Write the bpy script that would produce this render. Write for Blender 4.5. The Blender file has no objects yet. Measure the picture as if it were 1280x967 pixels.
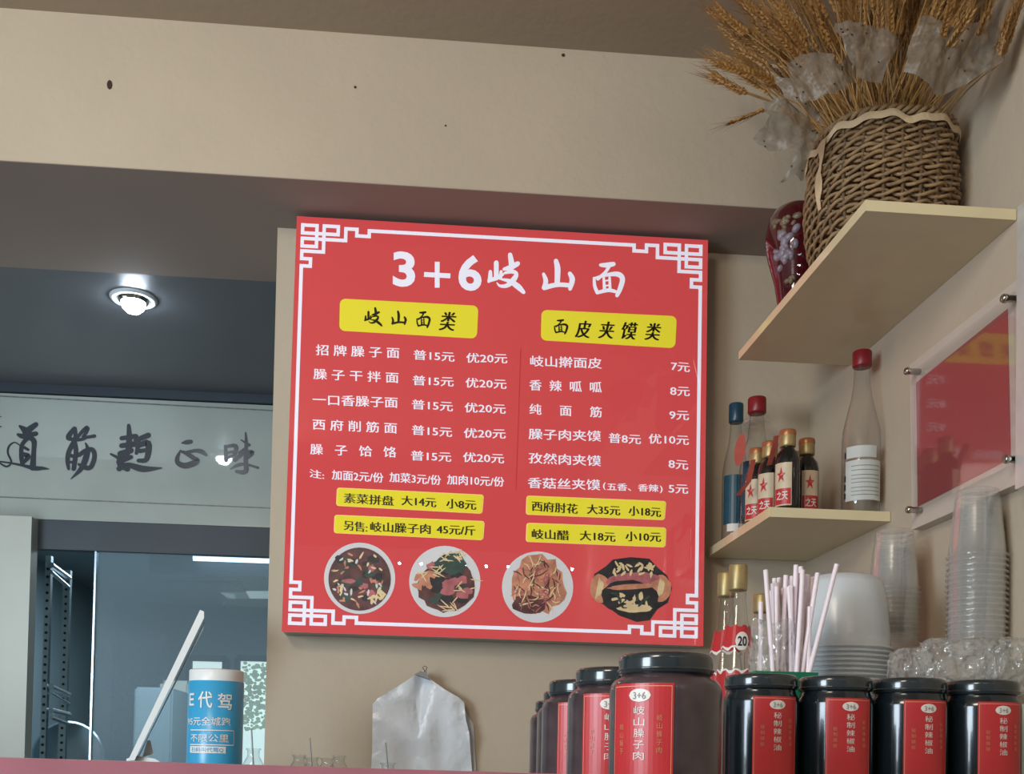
import bpy, bmesh, math, random
from mathutils import Vector, Matrix, noise as mnoise
random.seed(7)
R = math.radians; PI = math.pi; TAU = 2*PI
C = bpy.context.scene.collection

# ------------------------------------------------------------------ camera
F, PX, PY = 1299.5, 598.8, 918.7
yaw, pitch, roll = .07554, .02393, .02064
FW = Vector((math.sin(yaw)*math.cos(pitch), math.cos(yaw)*math.cos(pitch), math.sin(pitch)))
R0 = Vector((math.cos(yaw), -math.sin(yaw), 0)); U0 = R0.cross(FW)
RT = R0*math.cos(roll) + U0*math.sin(roll); UP = -R0*math.sin(roll) + U0*math.cos(roll)
cam = bpy.data.cameras.new('camera'); co = bpy.data.objects.new('camera', cam); C.objects.link(co)
co.matrix_world = Matrix(((RT.x, UP.x, -FW.x, 0), (RT.y, UP.y, -FW.y, 0), (RT.z, UP.z, -FW.z, 0), (0, 0, 0, 1)))
cam.sensor_width = 36; cam.lens = F/1280*36
cam.shift_x = (640-PX)/1280; cam.shift_y = (PY-483.5)/1280; cam.clip_start = .02
bpy.context.scene.camera = co

def ray(x, y): return RT*((x-PX)/F) - UP*((y-PY)/F) + FW
def at(x, y, Y): d = ray(x, y); return d*(Y/d.y)
def onx(x, y, X): d = ray(x, y); return d*(X/d.x)

# ------------------------------------------------------------------ world, lights, exposure
def lin(c):
    return tuple(((v/255)/12.92 if v/255 <= .04045 else ((v/255+.055)/1.055)**2.4) for v in c)
w = bpy.data.worlds.new('world'); bpy.context.scene.world = w; w.use_nodes = True
w.node_tree.nodes['Background'].inputs[0].default_value = (.95, .93, .92, 1)
w.node_tree.nodes['Background'].inputs[1].default_value = .27
def area(name, loc, target, size, power, col, sy=None):
    l = bpy.data.lights.new(name, 'AREA'); l.energy = power; l.color = col; l.size = size
    l.shape = 'RECTANGLE'; l.size_y = sy or size
    o = bpy.data.objects.new(name, l); C.objects.link(o); o.location = loc
    o.rotation_euler = (Vector(target)-Vector(loc)).to_track_quat('-Z', 'Y').to_euler(); return o
area('dining_room_light', (-.8, -.3, 1.1), (-.1, 1.78, .9), .5, 19, (1, .90, .76))
area('lower_left_fill', (-1.7, -.2, .30), (-.25, 1.95, .0), .8, 44, (.74, .88, 1))  # added cool fill for the lower left wall; no window is modelled there
area('kitchen_fill', (-1.1, 2.25, .3), (-.7, 2.87, .6), .4, 1.8, (.75, .9, 1))
area('back_room_light', (-.9, 4.6, .96), (-.9, 4.6, 0), 1.4, 55, (.72, .9, 1))
vs = bpy.context.scene.view_settings
vs.view_transform = 'Standard'; vs.look = 'None'; vs.gamma = 1; vs.use_curve_mapping = False; vs.exposure = -0.1

# ------------------------------------------------------------------ materials
M = {}
def mat(name, col, rough=.6, metal=0, emit=0, noise=0, scale=8, bump=0, spec=.5, ecol=None, bscale=None, trans=0, sheen=0, coat=0):
    m = bpy.data.materials.new(name); m.use_nodes = True; nt = m.node_tree; b = nt.nodes['Principled BSDF']
    c = lin(col)
    b.inputs['Base Color'].default_value = (*c, 1); b.inputs['Roughness'].default_value = rough
    b.inputs['Metallic'].default_value = metal; b.inputs['Specular IOR Level'].default_value = spec
    b.inputs['Coat Weight'].default_value = coat
    tc = nt.nodes.new('ShaderNodeTexCoord')
    if noise:
        n = nt.nodes.new('ShaderNodeTexNoise'); n.inputs['Scale'].default_value = scale; n.inputs['Detail'].default_value = 5
        nt.links.new(tc.outputs['Object'], n.inputs['Vector'])
        r = nt.nodes.new('ShaderNodeValToRGB'); r.color_ramp.elements[0].position = .3; r.color_ramp.elements[1].position = .7
        r.color_ramp.elements[0].color = (*[v*(1-noise) for v in c], 1); r.color_ramp.elements[1].color = (*[min(1, v*(1+noise)) for v in c], 1)
        nt.links.new(n.outputs['Fac'], r.inputs['Fac']); nt.links.new(r.outputs['Color'], b.inputs['Base Color'])
    if bump:
        n2 = nt.nodes.new('ShaderNodeTexNoise'); n2.inputs['Scale'].default_value = bscale or scale*4; n2.inputs['Detail'].default_value = 4
        nt.links.new(tc.outputs['Object'], n2.inputs['Vector'])
        bp = nt.nodes.new('ShaderNodeBump'); bp.inputs['Strength'].default_value = bump; bp.inputs['Distance'].default_value = .01
        nt.links.new(n2.outputs['Fac'], bp.inputs['Height']); nt.links.new(bp.outputs['Normal'], b.inputs['Normal'])
    if emit:
        b.inputs['Emission Color'].default_value = (*(lin(ecol) if ecol else c), 1); b.inputs['Emission Strength'].default_value = emit
    M[name] = m; return m
def clear(name, col, alpha, gloss=.25, rough=.05, bump=0, bscale=60, edge=.45):
    """thin clear plastic or glass: lets light straight through, with a body colour and a facing-dependent sheen"""
    m = bpy.data.materials.new(name); m.use_nodes = True; nt = m.node_tree; nt.nodes.clear()
    out = nt.nodes.new('ShaderNodeOutputMaterial'); tr = nt.nodes.new('ShaderNodeBsdfTransparent'); df = nt.nodes.new('ShaderNodeBsdfPrincipled')
    gl = nt.nodes.new('ShaderNodeBsdfGlossy'); m1 = nt.nodes.new('ShaderNodeMixShader'); m2 = nt.nodes.new('ShaderNodeMixShader')
    lw = nt.nodes.new('ShaderNodeLayerWeight'); lw.inputs['Blend'].default_value = gloss
    c = lin(col); df.inputs['Base Color'].default_value = (*c, 1); df.inputs['Roughness'].default_value = .4
    tr.inputs['Color'].default_value = (.97, .98, .98, 1); gl.inputs['Roughness'].default_value = rough; gl.inputs['Color'].default_value = (.9, .9, .9, 1)
    nt.links.new(tr.outputs[0], m1.inputs[1]); nt.links.new(df.outputs[0], m1.inputs[2])
    ge = nt.nodes.new('ShaderNodeNewGeometry'); inv = nt.nodes.new('ShaderNodeMath'); inv.operation = 'SUBTRACT'; inv.inputs[0].default_value = 1
    mu = nt.nodes.new('ShaderNodeMath'); mu.operation = 'MULTIPLY'; nt.links.new(ge.outputs['Backfacing'], inv.inputs[1])
    nt.links.new(lw.outputs['Fresnel'], mu.inputs[0]); nt.links.new(inv.outputs[0], mu.inputs[1]); nt.links.new(mu.outputs[0], m2.inputs['Fac'])
    l2 = nt.nodes.new('ShaderNodeLayerWeight'); l2.inputs['Blend'].default_value = .5; pw = nt.nodes.new('ShaderNodeMath'); pw.operation = 'POWER'; pw.inputs[1].default_value = 4
    ma = nt.nodes.new('ShaderNodeMath'); ma.operation = 'MULTIPLY_ADD'; ma.inputs[1].default_value = edge; ma.inputs[2].default_value = alpha; ma.use_clamp = True
    nt.links.new(l2.outputs['Facing'], pw.inputs[0]); nt.links.new(pw.outputs[0], ma.inputs[0]); nt.links.new(ma.outputs[0], m1.inputs['Fac'])
    nt.links.new(m1.outputs[0], m2.inputs[1]); nt.links.new(gl.outputs[0], m2.inputs[2])
    nt.links.new(m2.outputs[0], out.inputs[0])
    if bump:
        tc = nt.nodes.new('ShaderNodeTexCoord'); n2 = nt.nodes.new('ShaderNodeTexNoise'); n2.inputs['Scale'].default_value = bscale
        nt.links.new(tc.outputs['Object'], n2.inputs['Vector']); bp = nt.nodes.new('ShaderNodeBump'); bp.inputs['Strength'].default_value = bump; bp.inputs['Distance'].default_value = .02
        nt.links.new(n2.outputs['Fac'], bp.inputs['Height'])
        for s in (gl, df, lw): nt.links.new(bp.outputs['Normal'], s.inputs['Normal'])
    M[name] = m; return m
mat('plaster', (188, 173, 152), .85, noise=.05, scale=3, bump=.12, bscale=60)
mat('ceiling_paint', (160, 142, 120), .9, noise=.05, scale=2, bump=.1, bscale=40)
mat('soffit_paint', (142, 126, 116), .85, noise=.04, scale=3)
mat('kitchen_ceiling', (88, 91, 95), .42, noise=.05, scale=4)
mat('dark_trim', (36, 48, 58), .5, noise=.1, scale=10)
mat('banner_board', (162, 170, 164), .03, noise=.08, scale=5, spec=.5)
mat('banner_ink', (38, 46, 56), .3, noise=.1, scale=30)
mat('grey_line', (105, 108, 104), .4, noise=.3, scale=60)
mat('melamine', (205, 192, 158), .28, noise=.03, scale=20, bump=.02)
mat('melamine_edge', (222, 208, 168), .12, noise=.03, scale=20)
mat('sign_red', (150, 52, 56), 0, emit=.60, ecol=(212, 78, 78), noise=.02, scale=3)
mat('sign_white', (190, 190, 200), 0, emit=.55, ecol=(236, 236, 250))
mat('sign_yellow', (190, 180, 50), 0, emit=.48, ecol=(232, 218, 50))
mat('sign_cream', (240, 205, 120), .15, emit=.22)
mat('sign_black', (28, 22, 14), .3)
mat('sign_frame', (150, 158, 160), .35, metal=.6)
mat('divider', (196, 60, 58), .2, emit=.15)
mat('worktop', (150, 150, 146), .35, noise=.05, scale=20)
mat('ledge_red', (176, 112, 124), .4, noise=.08, scale=30)
mat('floor_tile', (120, 112, 100), .4, noise=.1, scale=5)
mat('cream_panel', (176, 178, 168), .5, noise=.04, scale=5)
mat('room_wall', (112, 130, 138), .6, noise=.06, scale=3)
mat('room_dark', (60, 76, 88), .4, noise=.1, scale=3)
mat('steel', (150, 165, 175), .3, metal=.9, noise=.05, scale=20)
mat('black', (18, 18, 20), .4)
mat('chrome', (190, 185, 178), .12, metal=1, noise=.04, scale=30)
mat('lamp_glow', (235, 245, 255), .3, emit=85, ecol=(225, 240, 255))
mat('tube_glow', (235, 245, 255), .3, emit=3.0, ecol=(190, 225, 255))
mat('panel_glow', (190, 205, 210), .5, emit=.45, ecol=(190, 215, 220))
mat('led_glow', (255, 255, 255), .3, emit=420)
mat('lamp_ring', (205, 212, 218), .3)
mat('jar_black', (20, 30, 36), .18, noise=.1, scale=30, coat=.3)
mat('lid_black', (38, 46, 50), .2, coat=.5, noise=.06, scale=20)
mat('jar_meat', (66, 52, 56), .3, noise=.35, scale=45, coat=.6)
mat('label_red', (190, 48, 52), .35, noise=.05, scale=30)
mat('label_trim', (226, 150, 120), .4)
mat('label_white', (228, 222, 214), .45, noise=.03, scale=40)
mat('label_gold', (200, 130, 90), .4)
mat('straw_white', (242, 228, 234), .4, noise=.03, scale=50)
mat('green_card', (0, 112, 78), .4, noise=.05, scale=20)
mat('gold_cap', (170, 150, 104), .42, metal=.55, noise=.12, scale=60)
mat('gold_rim', (170, 110, 70), .35, metal=.4)
mat('red_cap', (130, 24, 34), .35, noise=.08, scale=60)
mat('teal_cap', (30, 66, 86), .3, noise=.1, scale=60)
mat('teal_label', (18, 70, 88), .35, noise=.15, scale=60)
mat('dark_liquor', (20, 24, 24), .1, coat=.6, noise=.1, scale=20)
mat('pink_tag', (200, 96, 84), .5, noise=.08, scale=40)
mat('cream_label', (206, 190, 160), .45, noise=.08, scale=60)
mat('back_label', (196, 198, 194), .5, noise=.08, scale=30)
mat('print_grey', (130, 132, 130), .5)
mat('wicker', (146, 118, 84), .65, noise=.35, scale=70, bump=.25, bscale=300)
mat('wicker_dark', (96, 74, 52), .7, noise=.3, scale=70)
mat('liner', (206, 182, 146), .75, noise=.06, scale=40, bump=.2, bscale=150)
mat('straw_stem', (156, 118, 64), .6, noise=.25, scale=40)
mat('wheat_ear', (160, 118, 64), .6, noise=.3, scale=80)
mat('wheat_awn', (140, 100, 52), .6, noise=.2, scale=60)
mat('vase_glaze', (70, 12, 22), .08, coat=.7, noise=.15, scale=20)
mat('vase_flower', (140, 128, 140), .35, noise=.3, scale=60)
mat('vase_leaf', (120, 104, 84), .4, noise=.3, scale=60)
mat('bag_white', (216, 220, 224), .28, noise=.04, scale=20, bump=.5, bscale=25)
mat('canister_blue', (58, 158, 204), .3, noise=.04, scale=20)
mat('plastic_white', (222, 224, 222), .35, noise=.02, scale=20)
mat('poster_red', (150, 36, 42), .35, noise=.08, scale=12)
mat('poster_gold', (206, 140, 34), .4, noise=.05, scale=20)
mat('poster_ink', (120, 46, 30), .5)
mat('poster_text', (158, 92, 48), .5)
mat('poster_board', (196, 184, 172), .35, noise=.05, scale=14)
mat('silver_frame', (206, 206, 202), .3, metal=.3, noise=.05, scale=60)
mat('spot_dark', (60, 44, 36), .9)
mat('foliage', (140, 156, 136), .7, noise=.4, scale=9, emit=.5, ecol=(170, 190, 175))
mat('daylight', (225, 245, 240), .5, emit=1.0, ecol=(215, 238, 235))
mat('food_brown', (88, 52, 52), .5, emit=.1, noise=.5, scale=60)
mat('food_dark', (42, 40, 42), .5, emit=.05, noise=.5, scale=60)
mat('food_cream', (220, 196, 150), .5, emit=.12, noise=.1, scale=60)
mat('food_tan', (190, 128, 100), .5, emit=.15, noise=.3, scale=60)
mat('food_pink', (172, 96, 100), .5, emit=.12, noise=.3, scale=60)
mat('food_green', (50, 74, 66), .5, emit=.05, noise=.3, scale=60)
mat('plate_grey', (205, 204, 206), 0, emit=.22, noise=.05, scale=15)
clear('clear_glass', (84, 78, 70), .07, .38, .06, edge=.85)
clear('clear_plastic', (246, 244, 240), .10, .50, .13)
clear('tub_plastic', (232, 238, 242), .62, .25, .2)
clear('crinkle', (226, 226, 220), .20, .45, .08, bump=1.0, bscale=55)
clear('tissue', (126, 116, 104), .62, .01, .6, bump=.4, bscale=50)
clear('acrylic', (214, 204, 200), .03, .50, .05, edge=.05)
clear('door_glass', (150, 185, 200), .16, .05, .03, edge=.1)

# ------------------------------------------------------------------ mesh helpers
def obj(name, bm, m, parent=None, smooth=False, loc=None):
    me = bpy.data.meshes.new(name)
    if isinstance(bm, bmesh.types.BMesh):
        bmesh.ops.recalc_face_normals(bm, faces=bm.faces); bm.to_mesh(me); bm.free()
    else:
        me.from_pydata(bm[0], [], bm[1])
    for x in (m if isinstance(m, (list, tuple)) else [m]): me.materials.append(M[x])
    if smooth: me.polygons.foreach_set('use_smooth', [True]*len(me.polygons))
    o = bpy.data.objects.new(name, me); C.objects.link(o)
    if loc is not None: o.location = loc
    if parent is not None:
        o.parent = parent
        if parent.get('_local'): o['_local'] = 1
        elif loc is None:
            o.matrix_parent_inverse = wmat(parent).inverted()
    return o
def wmat(o):
    m = Matrix.Translation(o.location) @ o.rotation_euler.to_matrix().to_4x4()
    if o.parent: m = wmat(o.parent) @ o.matrix_parent_inverse @ m
    return m
def tag(o, label, cat, group=None):
    o['label'] = label; o['category'] = cat
    if group: o['group'] = group
    return o
def thing(name, label, cat, loc=(0, 0, 0), rz=0, group=None, local=False):
    o = bpy.data.objects.new(name, None); C.objects.link(o); o.location = loc; o.rotation_euler = (0, 0, rz)
    o.empty_display_size = .02
    if local: o['_local'] = 1
    return tag(o, label, cat, group)
def struct(name, bm, m, parent=None):
    o = obj(name, bm, m, parent)
    if parent is None: o['kind'] = 'structure'
    return o
def dup(root, loc, rz=None, label=None, scale=None):
    def cp(o, par):
        c = o.copy(); C.objects.link(c)
        if par is not None: c.parent = par
        for ch in kids.get(o.name, []): cp(ch, c)
        return c
    kids = {}
    for o in list(C.objects):
        if o.parent: kids.setdefault(o.parent.name, []).append(o)
    c = cp(root, None); c.location = loc
    if rz is not None: c.rotation_euler = (0, 0, rz)
    if label: c['label'] = label
    if scale: c.scale = scale
    return c
def box(bm, a, b, mi=0, bevel=0):
    x0, y0, z0 = [min(p, q) for p, q in zip(a, b)]; x1, y1, z1 = [max(p, q) for p, q in zip(a, b)]
    v = [bm.verts.new(p) for p in ((x0, y0, z0), (x1, y0, z0), (x1, y1, z0), (x0, y1, z0), (x0, y0, z1), (x1, y0, z1), (x1, y1, z1), (x0, y1, z1))]
    fs = [bm.faces.new([v[i] for i in f]) for f in ((0, 3, 2, 1), (4, 5, 6, 7), (0, 1, 5, 4), (1, 2, 6, 5), (2, 3, 7, 6), (3, 0, 4, 7))]
    for f in fs: f.material_index = mi
    if bevel: bmesh.ops.bevel(bm, geom=list({e for f in fs for e in f.edges}), offset=bevel, segments=2, affect='EDGES')
def bx(a, b, bevel=0):
    bm = bmesh.new(); box(bm, a, b, bevel=bevel); return bm
def lathe(prof, n=32, sq=None):
    """profile of (radius, z), closed at r=0 ends"""
    vs, fs = [], []
    for r, z in prof:
        for i in range(n):
            a = TAU*i/n; k = 1
            if sq: k = (abs(math.cos(a))**sq + abs(math.sin(a))**sq)**(-1/sq)
            vs.append((r*k*math.cos(a), r*k*math.sin(a), z))
    for j in range(len(prof)-1):
        for i in range(n):
            a, b = j*n+i, j*n+(i+1) % n; fs.append((a, b, b+n, a+n))
    return vs, fs
def off(g, d): return [tuple(Vector(v)+Vector(d)) for v in g[0]], g[1]
def join(*gs):
    V, Fc = [], []
    for g in gs:
        n = len(V); V += list(g[0]); Fc += [tuple(i+n for i in f) for f in g[1]]
    return V, Fc
def tube(pts, r, n=6, cap=True):
    pts = [Vector(p) for p in pts]; V, Fc = [], []; rs = r if isinstance(r, (list, tuple)) else [r]*len(pts)
    t = (pts[1]-pts[0]).normalized(); a = t.orthogonal().normalized()
    for i, p in enumerate(pts):
        t = (pts[min(i+1, len(pts)-1)]-pts[max(i-1, 0)]).normalized()
        a = (a-t*a.dot(t)).normalized(); b = t.cross(a)
        for k in range(n):
            q = TAU*k/n; V.append(tuple(p+(a*math.cos(q)+b*math.sin(q))*rs[i]))
    for i in range(len(pts)-1):
        for k in range(n):
            c, d = i*n+k, i*n+(k+1) % n; Fc.append((c, d, d+n, c+n))
    if cap: Fc.append(tuple(range(n))[::-1]); Fc.append(tuple(range((len(pts)-1)*n, len(pts)*n)))
    return V, Fc
def pl(pts, Y, th=.0006):
    """pixel outline laid on the plane y=Y as a thin sheet with its real thickness"""
    f = [at(x, y, Y) for x, y in pts]; n = len(f)
    V = [tuple(p) for p in f]+[(p.x, p.y+th, p.z) for p in f]
    return V, [tuple(range(n)), tuple(range(n, 2*n))[::-1]]+[(i, (i+1) % n, (i+1) % n+n, i+n) for i in range(n)]
def rrect(x0, y0, x1, y1, r, n=5):
    out = []
    for cx, cy, a in ((x1-r, y0+r, -90), (x1-r, y1-r, 0), (x0+r, y1-r, 90), (x0+r, y0+r, 180)):
        for i in range(n+1):
            q = R(a+90*i/n); out.append((cx+r*math.cos(q), cy+r*math.sin(q)))
    return out
def quadmap(q):
    (ax, ay), (bx_, by), (cx, cy), (dx, dy) = q     # TL TR BR BL
    def f(u, v):
        return ((ax*(1-u)+bx_*u)*(1-v)+(dx*(1-u)+cx*u)*v, (ay*(1-u)+by*u)*(1-v)+(dy*(1-u)+cy*u)*v)
    return f
_tc = {}
def tmesh(s, bold=0.0, shear=0.0):
    k = (s, bold, shear)
    if k in _tc: return _tc[k]
    c = bpy.data.curves.new('t', 'FONT'); c.body = s; c.offset = bold; c.shear = shear; c.resolution_u = 4 if len(s) < 3 else 2
    o = bpy.data.objects.new('t', c); C.objects.link(o)
    dg = bpy.context.evaluated_depsgraph_get(); e = o.evaluated_get(dg); m = e.to_mesh()
    V = [(v.co.x, v.co.y) for v in m.vertices]; Fc = [tuple(p.vertices) for p in m.polygons]
    e.to_mesh_clear(); bpy.data.objects.remove(o); bpy.data.curves.remove(c)
    x0 = min(v[0] for v in V); x1 = max(v[0] for v in V)
    _tc[k] = ([((x-x0)/(x1-x0), y) for x, y in V], Fc, x1-x0); return _tc[k]
def text(s, x0, y0, x1, y1, h, mapf, bold=.012, shear=0, hy=.9, cy=.37):
    """text whose middle line runs from pixel (x0,y0) to (x1,y1), h pixels tall; mapf puts a pixel on the real surface"""
    V, Fc, _ = tmesh(s, bold, shear)
    return [tuple(mapf(x0+(x1-x0)*u, y0+(y1-y0)*u-(v-cy)/hy*h)) for u, v in V], Fc
def bold2(d, s, x0, y0, x1, y1, h, mapf, shear=0):
    """heavier print: the same glyphs laid twice, a fraction of a pixel apart and in depth"""
    return join(text(s, x0-d/2, y0, x1-d/2, y1, h, mapf, 0, shear), off(text(s, x0+d/2, y0+.15, x1+d/2, y1+.15, h, mapf, 0, shear), (0, -6e-5, 0)))
def strokes(sl, px, mapf, lift=True):
    """brush strokes: each a list of (x, y, width); px turns stroke units into pixels"""
    gs = []
    for st in sl:
        P = []
        for i in range(len(st)-1):
            p0, p1, p2, p3 = st[max(i-1, 0)], st[i], st[i+1], st[min(i+2, len(st)-1)]
            for k in range(5):
                t = k/5; P.append(tuple(.5*((2*p1[j])+(-p0[j]+p2[j])*t+(2*p0[j]-5*p1[j]+4*p2[j]-p3[j])*t*t+(-p0[j]+3*p1[j]-3*p2[j]+p3[j])*t**3) for j in range(3)))
        P.append(st[-1]); V, Fc = [], []
        for i, (x, y, ww) in enumerate(P):
            a, b = P[max(i-1, 0)], P[min(i+1, len(P)-1)]; dx, dy = b[0]-a[0], b[1]-a[1]; l = math.hypot(dx, dy) or 1
            nx, ny = -dy/l*ww/2, dx/l*ww/2
            V += [tuple(mapf(*px(x+nx, y+ny))), tuple(mapf(*px(x-nx, y-ny)))]
        Fc = [(2*i, 2*i+2, 2*i+3, 2*i+1) for i in range(len(P)-1)]; ey = 3e-5*(len(gs)+1); gs.append(([(a, b-ey, c) for a, b, c in V] if lift else V, Fc))
        for x, y, ww in (P[0], P[-1]):
            D = [tuple(mapf(*px(x+ww/2*.97*math.cos(TAU*k/10), y+ww/2*.97*math.sin(TAU*k/10)))) for k in range(10)]
            ey = 3e-5*(len(gs)+1); gs.append(([(a, b-ey, c) for a, b, c in D] if lift else D, [tuple(range(10))]))
    return join(*gs)

# ------------------------------------------------------------------ the setting
WY, WX, SZ, CZ, BY = 1.945, .774, .988, 1.247, 1.776     # back wall, right wall, soffit, ceiling, beam face
PLX, KY = -.25, 2.17                                     # pillar edge, back face of the wall
GY = 2.87                                                # banner plane
struct('wall_back', bx((PLX, WY, -1.2), (WX+.1, KY, SZ)), 'plaster')
struct('wall_right', bx((WX, -2.4, -1.2), (WX+.1, WY, CZ+.1)), 'plaster')
struct('trim_1', bx((-3.2, BY, SZ), (WX, KY, CZ)), 'plaster')        # the beam over the opening
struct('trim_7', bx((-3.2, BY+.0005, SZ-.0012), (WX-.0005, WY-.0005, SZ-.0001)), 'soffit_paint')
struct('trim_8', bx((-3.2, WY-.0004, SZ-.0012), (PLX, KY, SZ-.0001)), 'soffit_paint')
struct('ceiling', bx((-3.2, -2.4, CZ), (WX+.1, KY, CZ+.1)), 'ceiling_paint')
struct('trim_2', bx((-1.9, KY, SZ-.001), (PLX+.3, GY+.02, SZ+.06)), 'kitchen_ceiling')
struct('floor', bx((-3.2, -2.4, -1.3), (WX+.1, 7.2, -1.2)), 'floor_tile')
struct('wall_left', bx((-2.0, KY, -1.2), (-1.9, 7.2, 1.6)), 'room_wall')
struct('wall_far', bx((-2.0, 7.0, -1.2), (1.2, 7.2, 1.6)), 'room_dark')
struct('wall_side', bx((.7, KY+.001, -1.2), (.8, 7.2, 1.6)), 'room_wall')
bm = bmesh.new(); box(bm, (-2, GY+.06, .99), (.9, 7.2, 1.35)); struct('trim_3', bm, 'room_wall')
struct('trim_4', bx((-1.9, GY-.012, SZ-.024), (.7, GY+.03, SZ-.001)), 'dark_trim')
# spots of old paint and nail holes on the beam face
for (x, y, r_), k in zip(((444, 109, .0022), (557, 157, .0016), (704, 69, .003), (137, 106, .0045)), range(4)):
    p = at(x, y, BY-.0004)
    V, Fc = lathe([(0, 0), (r_, 0), (r_, .0008), (0, .0008)], 8)
    o = obj('nail_hole', ([(p.x+a, p.y-c, p.z+b*(1.8 if k > 2 else 1)) for a, b, c in V], Fc), 'spot_dark')
    tag(o, ['pin sized dark nail hole in the beam above the big red menu', 'faint smallest nail hole low on the beam above the menu heading',
            'dark chip in the plaster right under the ceiling edge', 'brown scuff on the left half of the plaster beam'][k], 'mark')

# banner board above the pass-through
b = thing('banner_board', 'long grey banner board with black brush calligraphy over the kitchen window', 'banner', (-1, GY, .64))
obj('board', bx((-1.9, GY, .625), (.69, GY+.03, SZ-.026)), 'banner_board', b)
fb = lambda x, y: at(x, y, GY-.0012)
for ya, yb, xx in ((494, 512, 0), (620, 634, 0)):
    obj('ruled_line', join(*[([tuple(fb(x0, ya+(yb-ya)*x0/338)), tuple(fb(x1, ya+(yb-ya)*x1/338)), tuple(fb(x1, ya+(yb-ya)*x1/338+1.6)), tuple(fb(x0, ya+(yb-ya)*x0/338+1.6))], [(0, 1, 2, 3)]) for x0, x1 in ((-60, 345),)]), 'grey_line', b)
dao = [[(175,230,18),(220,265,50),(245,300,70)],[(320,215,36),(250,270,50),(240,310,60)],[(160,305,22),(210,320,40),(320,297,34)],
 [(250,330,36),(195,400,30),(190,500,34),(200,570,30)],[(250,330,30),(300,360,40),(300,450,34),(290,600,46)],[(215,420,22),(250,440,20)],
 [(210,480,30),(250,500,40),(215,550,24)],[(180,405,8),(130,375,9),(80,410,14),(70,470,14),(100,550,14),(60,590,14),(0,560,12)],
 [(0,545,10),(100,560,14),(200,580,20),(310,605,34),(380,605,24),(435,612,6)],[(-40,147,8),(12,147,6)],[(-40,240,12),(12,235,8)]]
jin = [[(660,250,30),(610,320,40),(620,345,30)],[(665,250,28),(670,330,30),(640,350,26)],[(680,345,20),(720,290,26),(775,245,34),(765,290,24),(740,330,22),(840,318,26)],
 [(600,340,24),(700,352,24),(760,335,24)],[(660,370,40),(610,460,34),(600,540,32),(610,610,22)],[(660,370,36),(675,450,34),(665,540,34),(655,610,34)],
 [(620,490,24),(660,500,30)],[(625,550,20),(655,552,24)],[(760,380,10),(780,440,34),(760,520,44),(720,610,36),(630,700,6)],
 [(700,490,30),(760,450,34),(820,440,34),(840,500,34),(810,590,34),(760,600,34),(700,570,20)]]
mian = [[(432,622,10),(434,660,16),(432,705,18)],[(408,665,12),(456,658,14)],[(408,690,14),(455,684,16)],[(403,717,16),(440,706,16)],
 [(428,712,18),(402,745,20),(428,768,16)],[(372,718,6),(410,737,12)],[(410,740,14),(440,728,12)],[(400,767,16),(430,755,14),(480,768,18),(542,765,4)],
 [(455,672,12),(498,655,15)],[(466,680,13),(458,715,10)],[(460,692,12),(497,682,18),(492,735,14),(465,740,11)],[(470,708,12),(495,704,10)]]
zheng = [[(365,415,10),(410,408,36),(455,402,34)],[(355,485,12),(322,560,34),(332,610,40),(400,635,48),(490,608,50),(518,580,36),(470,548,20)],
 [(372,500,24),(420,520,34),(480,560,38)],[(400,508,24),(500,490,30),(560,500,38),(605,532,22)]]
wei = [[(790,445,26),(795,580,36)],[(790,450,24),(890,445,34),(880,520,34)],[(800,510,20),(860,500,24)],[(800,560,20),(880,530,24)],
 [(985,315,12),(990,420,26),(985,560,34),(985,690,40),(895,690,26)],[(940,385,10),(1020,435,24)],[(920,510,16),(980,470,24),(1000,450,16)],
 [(880,580,34),(960,520,30),(1050,505,34),(990,570,26)],[(840,665,12),(920,625,30),(1000,625,20),(1105,655,20)]]
z5 = lambda x, y: (x/7.11, 500+y/7.11); z6 = lambda x, y: (180+x/7.757, 500+y/7.757); z2 = lambda x, y: (x/2.686, 300+y/2.686)
for s, z in ((dao, z5), (jin, z5), (mian, z2), (zheng, z6), (wei, z6)):
    obj('brush_character', strokes([[(x, y, ww*1.22) for x, y, ww in st] for st in s], z, fb), 'banner_ink', b)

# glass pass-through under the banner and the room behind it
struct('trim_5', bx((-1.9, GY+.001, .545), (.69, GY+.03, .624)), 'dark_trim')
p0 = at(0, 800, GY-.03)
struct('trim_6', bx((-1.9, GY-.05, -1.19), (at(35, 800, GY-.05).x, GY, .62)), 'cream_panel')
gx = at(116, 800, GY).x
g = thing('glass_partition', 'clear glass pane with a thin bright edge under the banner', 'glass', (gx, GY, -.1))
obj('pane', bx((gx, GY+.01, -1.19), (.69, GY+.016, .544)), 'door_glass', g)
obj('edge_strip', bx((gx-.003, GY+.004, -1.19), (gx+.002, GY+.022, .544)), 'steel', g)
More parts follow.
